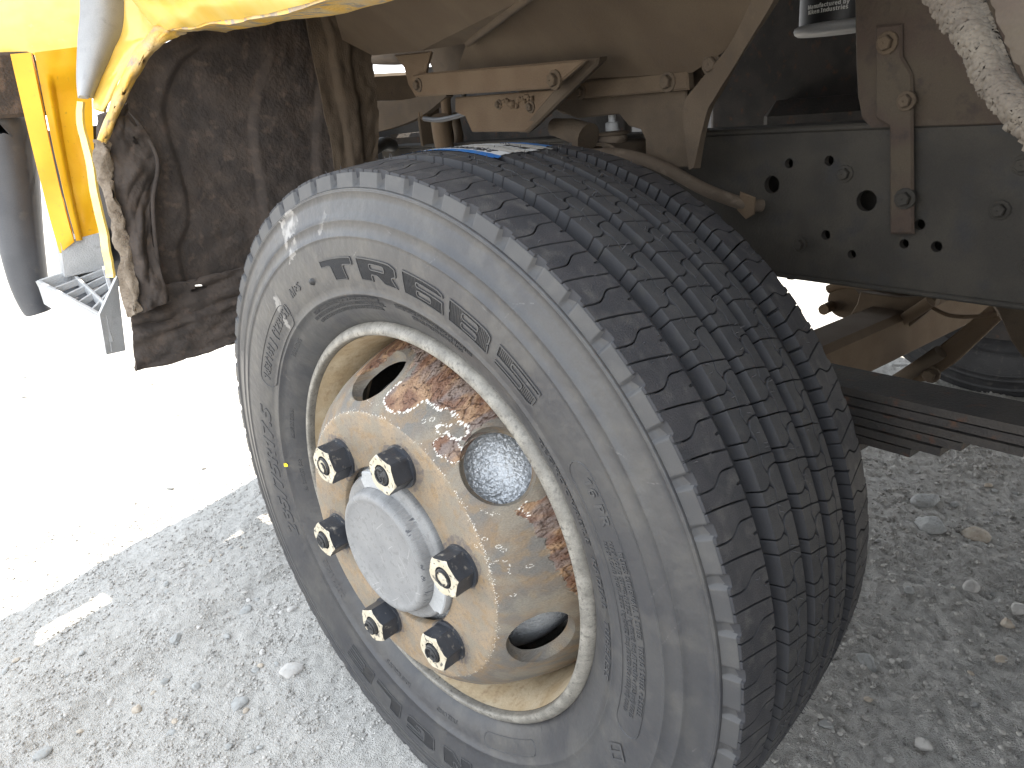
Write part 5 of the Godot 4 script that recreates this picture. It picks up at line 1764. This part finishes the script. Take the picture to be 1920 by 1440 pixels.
# rear axle, with an unseen tank, battery box and flap added to shut daylight out
func build_rear_gear() -> void:
	var t := Geo.new()
	pipe(t, [V(.75, .66, -1.86), V(.78, .66, -1.86), V(2.1, .66, -1.86), V(2.13, .66, -1.86)], .30, 28)
	put("added_fuel_tank", t, M.alu, truck)
	t = Geo.new()
	cbox(t, V(1.50, .60, -.08), V(1.2, .86, .50), Basis.IDENTITY, .02)
	put("added_battery_box", t, M.black, truck)
	plate("mud_flap", M.black, truck, [V(.70, .90, -.36), V(.70, .90, .16), V(.73, .14, .16), V(.73, .14, -.36)], .008)  # unseen flap added to keep skylight off the ground under the truck
	t = Geo.new()
	cbox(t, V(5.0, .43, -.97), V(.22, .22, 1.5), Basis.IDENTITY, .05)
	put("rear_axle", t, M.iron, truck)
	var prof := PackedVector2Array()
	for k in SIDE.size(): prof.append(SIDE[k])
	prof.append_array(PackedVector2Array([Vector2(.4335, .08), Vector2(.4335, -.08)]))
	for k in SIDE.size(): prof.append(Vector2(SIDE[SIDE.size() - 1 - k].x, -SIDE[SIDE.size() - 1 - k].y))
	for z: float in [.02, -.31, -1.62, -1.95]:
		var rw := group_node("rear_wheel", truck)
		rw.position = V(5.0, AXLE, z)
		t = Geo.new()
		lathe(t, prof, 64)
		put("tyre", t, M.rubber, rw)
		t = Geo.new()
		lathe(t, PackedVector2Array([Vector2(.01, .03), Vector2(.20, .06), Vector2(.262, .115)]), 48)
		put("rim", t, M.iron, rw)

# ---------------------------------------------------------------- ground
var gn := FastNoiseLite.new()
var gn2 := FastNoiseLite.new()
var gn3 := FastNoiseLite.new()
func ground_y(x: float, z: float) -> float:
	var far := clampf(1.0 - (Vector2(x, z + .6).length() - 2.2) / 0.8, 0.0, 1.0)
	var a := gn.get_noise_2d(x, z) * .012
	# close-set clods, longer one way than the other as if wheels had dragged them
	var b := gn2.get_noise_2d(x * .8 + z * .45, z * 1.5 - x * .2)
	var c := gn3.get_noise_2d(x, z)
	# edge of a firmer worn strip, a little higher than the loose gravel beside it
	var line := x + .565 - .40 * (z - .504) + gn.get_noise_2d(x * 4.0, z * 4.0) * .03
	a -= .0060 * smoothstep(-.008, .008, line) * (1.0 - smoothstep(.35, .60, absf(z - .35))) * (1.0 - smoothstep(-.35, .0, x))
	return (a + b * lerpf(.0080, .0050, smoothstep(-.35, .0, z)) + c * .0016) * far

func pebble(g: Geo, c: Vector3, s: Vector3, rng: RandomNumberGenerator, rings := 6, segs := 9) -> void:
	var ph := [rng.randf() * 9.0, rng.randf() * 9.0, rng.randf() * 9.0]
	var yaw := rng.randf() * TAU
	var tilt := rng.randf_range(-.35, .35)
	var bas := Basis(Vector3.UP, yaw) * Basis(Vector3.RIGHT, tilt)
	var base := g.v.size()
	var facets: Array[Vector3] = []
	var fd := []
	for k in 9:
		facets.append(Vector3(rng.randfn(), rng.randfn(), rng.randfn()).normalized())
		fd.append(rng.randf_range(.58, .95))
	for j in rings + 1:
		var t := PI * j / rings
		for k in segs + 1:
			var a := TAU * k / segs
			var d := Vector3(sin(t) * cos(a), cos(t), sin(t) * sin(a))
			var r := 1.0 + .10 * sin(d.x * 3.0 + ph[0]) + .10 * sin(d.y * 4.0 + ph[1]) + .10 * sin(d.z * 3.5 + ph[2])
			for f in facets.size():
				var q := d.dot(facets[f]) * r
				if q > fd[f]: r *= fd[f] / q
			var p := d * r * s
			g.vert(c + bas * p, bas * (d / s).normalized(), Vector2(a, t))
	for j in rings:
		for k in segs:
			var q := base + j * (segs + 1) + k
			g.quad(q, q + 1, q + segs + 2, q + segs + 1)
	# facet shading
	for j in range(1, rings):
		for k in segs + 1:
			var q := base + j * (segs + 1) + k
			var l := base + j * (segs + 1) + (k + segs - 1) % segs
			var r2 := base + j * (segs + 1) + (k + 1) % segs
			var nn := (g.v[r2] - g.v[l]).cross(g.v[q - segs - 1] - g.v[q + segs + 1])
			if nn.length() > 1e-12:
				nn = nn.normalized()
				if nn.dot(g.v[q] - c) < 0.0: nn = -nn
				g.n[q] = nn

func build_ground() -> void:
	gn.seed = 21; gn.frequency = 2.2; gn.fractal_octaves = 3
	gn2.seed = 22; gn2.frequency = 30.0; gn2.fractal_octaves = 4; gn2.fractal_gain = .55
	gn3.seed = 23; gn3.frequency = 130.0; gn3.fractal_octaves = 3
	var size := 1024
	var n1 := noise_bytes(size, 51, 200.0, 4)
	var n2 := noise_bytes(size, 52, 30.0, 5)
	var n3 := noise_bytes(size, 53, 4.0, 3)
	var n4 := noise_bytes(size, 54, 9.0, 4)
	var out := PackedByteArray()
	out.resize(size * size * 3)
	var hb := PackedByteArray()
	hb.resize(size * size)
	for k in size * size:
		var c := Color(.41, .39, .36).lerp(Color(.46, .442, .415), n1[k] / 255.0)
		c = c.lerp(Color(.30, .285, .262), clampf((n2[k] / 255.0 - 0.56) * 4.0, 0.0, 0.7))
		c = c.lerp(Color(.48, .465, .445), clampf((n4[k] / 255.0 - 0.62) * 6.0, 0.0, 0.6))
		var f := 1.0 + 0.22 * (n3[k] / 127.5 - 1.0)
		out[k * 3] = to8(c.r * f); out[k * 3 + 1] = to8(c.g * f); out[k * 3 + 2] = to8(c.b * f)
		hb[k] = clampi(int(n4[k] * .55 + n3[k] * .45), 0, 255)
	M.ground = StandardMaterial3D.new()
	M.ground.albedo_texture = tex_of(out, size)
	M.ground.roughness = 0.95
	M.ground.normal_enabled = true
	M.ground.normal_texture = bump_tex(hb, size, 8.0)
	M.ground.uv1_scale = Vector3(2.0, 2.0, 2.0)
	# one sheet: close cells near the wheel, coarse ones out to the horizon
	var xs := PackedFloat32Array()
	var zs := PackedFloat32Array()
	for e: float in [-120, -60, -30, -15, -8, -5, -3.6, -2.9, -2.5]: xs.append(e)
	for k in range(1, 400): xs.append(-2.3 + k * .008)
	for e: float in [1.1, 1.4, 2, 3, 5, 8, 15, 30, 60, 120]: xs.append(e)
	for e: float in [-120, -60, -30, -15, -8, -5.5, -4.4, -3.7, -3.2, -2.9]: zs.append(e)
	for k in range(1, 420): zs.append(-2.7 + k * .0085)
	for e: float in [1.1, 1.5, 2.2, 3.5, 6, 10, 20, 40, 80, 120]: zs.append(e)
	var g := Geo.new()
	var nx := xs.size()
	for z in zs:
		for x in xs:
			g.vert(V(x, ground_y(x, z), z), Vector3.UP, Vector2(x, z))
	for j in zs.size():
		for k in nx:
			var q := j * nx + k
			var dx := g.v[j * nx + mini(k + 1, nx - 1)] - g.v[j * nx + maxi(k - 1, 0)]
			var dz := g.v[mini(j + 1, zs.size() - 1) * nx + k] - g.v[maxi(j - 1, 0) * nx + k]
			g.n[q] = dz.cross(dx).normalized()
	for j in zs.size() - 1:
		for k in nx - 1:
			var q := j * nx + k
			g.quad(q, q + nx, q + nx + 1, q + 1)
	var go := put("ground", g, M.ground, self, true)
	go.set_meta("kind", "structure")
	tag(go, "pale packed gravel yard under the truck", "ground")
	# grit: countless small stones
	var rng := RandomNumberGenerator.new()
	rng.seed = 100
	var greys := [M.grit, M.grit_pale, M.grit_dark]
	for v in 3:
		var pg := Geo.new()
		pebble(pg, Vector3.ZERO, V(1.0, .62, .8), rng, 5, 7)
		var mm := MultiMesh.new()
		mm.transform_format = MultiMesh.TRANSFORM_3D
		var pm := ArrayMesh.new()
		pg.add_to(pm, greys[v])
		mm.mesh = pm
		var xf: Array[Transform3D] = []
		for k in [42000, 22000, 18000][v]:
			var x: float
			var z: float
			if rng.randf() < .55:
				x = rng.randf_range(-1.3, -.15); z = rng.randf_range(.0, .85)
			elif rng.randf() < .8:
				x = rng.randf_range(-.3, .75); z = rng.randf_range(-2.2, -.2)
			else:
				x = rng.randf_range(-2.6, -.8); z = rng.randf_range(-3.0, .7)
			# grit lies in drifts
			var d := gn.get_noise_2d(x * 3.0 + 7.0, z * 3.0) + .25
			if rng.randf() > clampf(d * 1.9, .22, 1.0): continue
			var s := .0009 + .0034 * pow(rng.randf(), 3.6)
			if z < -.15: s *= 1.55
			var b := Basis(Vector3.UP, rng.randf() * TAU) * Basis(Vector3.RIGHT, rng.randf_range(-.5, .5))
			xf.append(Transform3D(b.scaled(Vector3(s, s, s)), V(x, ground_y(x, z) + s * .2, z)))
		mm.instance_count = xf.size()
		for k in xf.size(): mm.set_instance_transform(k, xf[k])
		var mi := MultiMeshInstance3D.new()
		mi.multimesh = mm
		mi.name = "grit" if v == 0 else "grit_%03d" % v
		mi.set_meta("kind", "stuff")
		tag(mi, "fine loose grit strewn over the packed gravel", "gravel", "loose grit on the yard")
		add_child(mi, true)
	# single stones one can point at: x, z, length, height share, tone, label
	var pale := surf(41, Color(.43, .41, .385), Color(.49, .47, .445), Color(.34, .32, .295), {"rough": .9, "scale": 12.0, "bump": 2.0, "bp": 10.0})
	var grey := surf(42, Color(.30, .30, .29), Color(.37, .37, .36), Color(.235, .23, .22), {"rough": .9, "scale": 12.0, "bump": 2.0, "bp": 10.0})
	var tanm := surf(43, Color(.40, .34, .275), Color(.46, .41, .345), Color(.30, .25, .20), {"rough": .9, "scale": 12.0, "bump": 2.0, "bp": 10.0})
	var mats := [pale, grey, tanm]
	var named := [
		[-.617, .376, .031, .35, 1, "long flat grey stone slab lying alone left of the tyre"],
		[-.620, .195, .018, .8, 0, "small white blocky stone closest to the left edge of the tyre"],
		[-.558, .165, .024, .6, 0, "pale angular stone touching the foot of the tyre sidewall"],
		[-.626, .240, .027, .35, 1, "flat oval grey stone beside the white blocky stones"],
		[-.646, .208, .017, .6, 1, "round grey pebble just behind the white blocky stone"],
		[-.562, .293, .016, .6, 1, "dark grey rough pebble in a drift of grit left of the tyre"],
		[-.364, .325, .044, .22, 1, "large flat bluish disc-shaped stone sunk in the gravel at bottom left"],
		[-.482, .470, .022, .9, 2, "upright tan wedge-shaped stone in the lower left gravel"],
		[-.540, .504, .021, .6, 0, "rounded pale pebble left of the tan wedge-shaped stone"],
		[-.517, .416, .020, .4, 1, "small flat oval pebble above the bluish disc stone"],
		[-.481, .611, .029, .4, 1, "long grey shard of stone near the bottom left corner"],
		[-.379, .230, .047, .25, 0, "broad pale half-sunk stone close below the tyre"],
		[-1.159, .428, .016, .7, 2, "tan pebble alone on the sunlit ground at left"],
		[.144, -.976, .079, .28, 1, "biggest half-buried stone on the shaded ground right of the tyre"],
		[.084, -1.082, .070, .22, 1, "long half-buried stone just below the leaf spring"],
		[.216, -1.010, .058, .45, 2, "humped tan stone right of the biggest half-buried stone"],
		[.287, -.828, .041, .5, 0, "pale rounded stone in the shade near the right edge"],
		[.369, -.770, .025, .75, 2, "round tan pebble at the right edge of the shaded ground"],
		[.368, -.821, .031, .6, 0, "whitest stone at the right edge of the shaded ground"],
		[.255, -.529, .042, .3, 1, "flat grey stone beside the tread low on the right"]]
	for s: Array in named:
		var sg := Geo.new()
		var L: float = s[2] * .55
		pebble(sg, Vector3.ZERO, V(L, L * maxf(s[3], .4), L * rng.randf_range(.62, .85)), rng, 12, 18)
		var o := put("stone", sg, mats[s[4]], self)
		o.position = V(s[0], ground_y(s[0], s[1]) + L * s[3] * .10, s[1])
		tag(o, s[5], "stone")
	var protos := []
	for k in 6:
		var sg := Geo.new()
		pebble(sg, Vector3.ZERO, V(1, rng.randf_range(.4, .75), rng.randf_range(.6, .9)), rng, 8, 12)
		var m := ArrayMesh.new()
		sg.add_to(m, mats[[0, 1, 1, 0, 2, 1][k]])
		protos.append(m)
	for k in 150:
		var left := k % 5 < 3
		var x := rng.randf_range(-.95, -.22) if left else rng.randf_range(-.1, .62)
		var z := rng.randf_range(.06, .78) if left else rng.randf_range(-1.7, -.35)
		if left and x > -.52 and z < .24: continue
		var s := (.0038 + .007 * pow(rng.randf(), 2.2)) * (1.0 if left else 1.5)
		var o := put_mesh("pebble", protos[k % 6], self)
		o.transform = Transform3D(Basis(Vector3.UP, rng.randf() * TAU).scaled(Vector3(s, s, s)), V(x, ground_y(x, z) + s * .2, z))
		if left: tag(o, "small loose pebble in the open shade left of the tyre", "pebble", "pebbles left of the tyre")
		else: tag(o, "small loose pebble on the dark ground under the truck", "pebble", "pebbles under the truck")
	for k in 60: # few stones far out in the sun
		var x := rng.randf_range(-3.0, -1.25)
		var z := rng.randf_range(-.1, .75)
		if k > 34:
			x = rng.randf_range(-2.4, -.8); z = rng.randf_range(-3.6, -2.2)
		var s := .005 + .009 * pow(rng.randf(), 2.0)
		var o := put_mesh("pebble", protos[k % 6], self)
		o.transform = Transform3D(Basis(Vector3.UP, rng.randf() * TAU).scaled(Vector3(s, s, s)), V(x, ground_y(x, z) + s * .2, z))
		tag(o, "loose pebble with a short shadow on the sunlit white ground", "pebble", "pebbles on the sunlit ground")

# ---------------------------------------------------------------- scene
func _ready() -> void:
	# camera held at hip height just behind the wheel, looking forward and down
	var cam := Camera3D.new()
	cam.name = "camera"
	cam.transform = Transform3D(Basis(V(.588019, -.088319, -.804011), V(-.235208, .932394, -.274442), V(.773893, .350487, .527492)), V(.72382, .89143, .44699))
	cam.fov = 56.413
	cam.near = 0.02
	cam.far = 400.0
	add_child(cam)
	# bright hazy sky
	var we := WorldEnvironment.new()
	we.name = "environment"
	var env := Environment.new()
	env.background_mode = Environment.BG_SKY
	var sky := Sky.new()
	var ps := ProceduralSkyMaterial.new()
	ps.sky_top_color = Color(.83, .87, .915)
	ps.sky_horizon_color = Color(.975, .975, .97)
	ps.sky_curve = 0.18
	ps.ground_horizon_color = Color(.80, .80, .79)
	ps.ground_bottom_color = Color(.5, .49, .48)
	ps.sun_angle_max = 1.0
	sky.sky_material = ps
	env.sky = sky
	env.tonemap_mode = Environment.TONE_MAPPER_LINEAR
	env.tonemap_exposure = 4.15
	env.sdfgi_enabled = true
	env.ssao_enabled = true
	env.ssil_enabled = true
	we.environment = env
	add_child(we)
	# high sun beyond the truck, a little ahead of it
	var sun := DirectionalLight3D.new()
	sun.name = "sun"
	sun.light_energy = 1.2
	sun.light_color = Color(1.0, .965, .90)
	sun.light_angular_distance = 0.5
	sun.shadow_enabled = true
	add_child(sun)
	sun.look_at_from_position(Vector3.ZERO, V(.37, -1.88, .93))
	make_materials()
	truck = Node3D.new()
	truck.name = "yellow_truck"
	add_child(truck)
	tag(truck, "worn yellow truck parked on gravel with its front wheel turned outward", "truck")
	build_wheel()
	build_truck_body()
	build_chassis()
	build_rear_gear()
	build_ground()
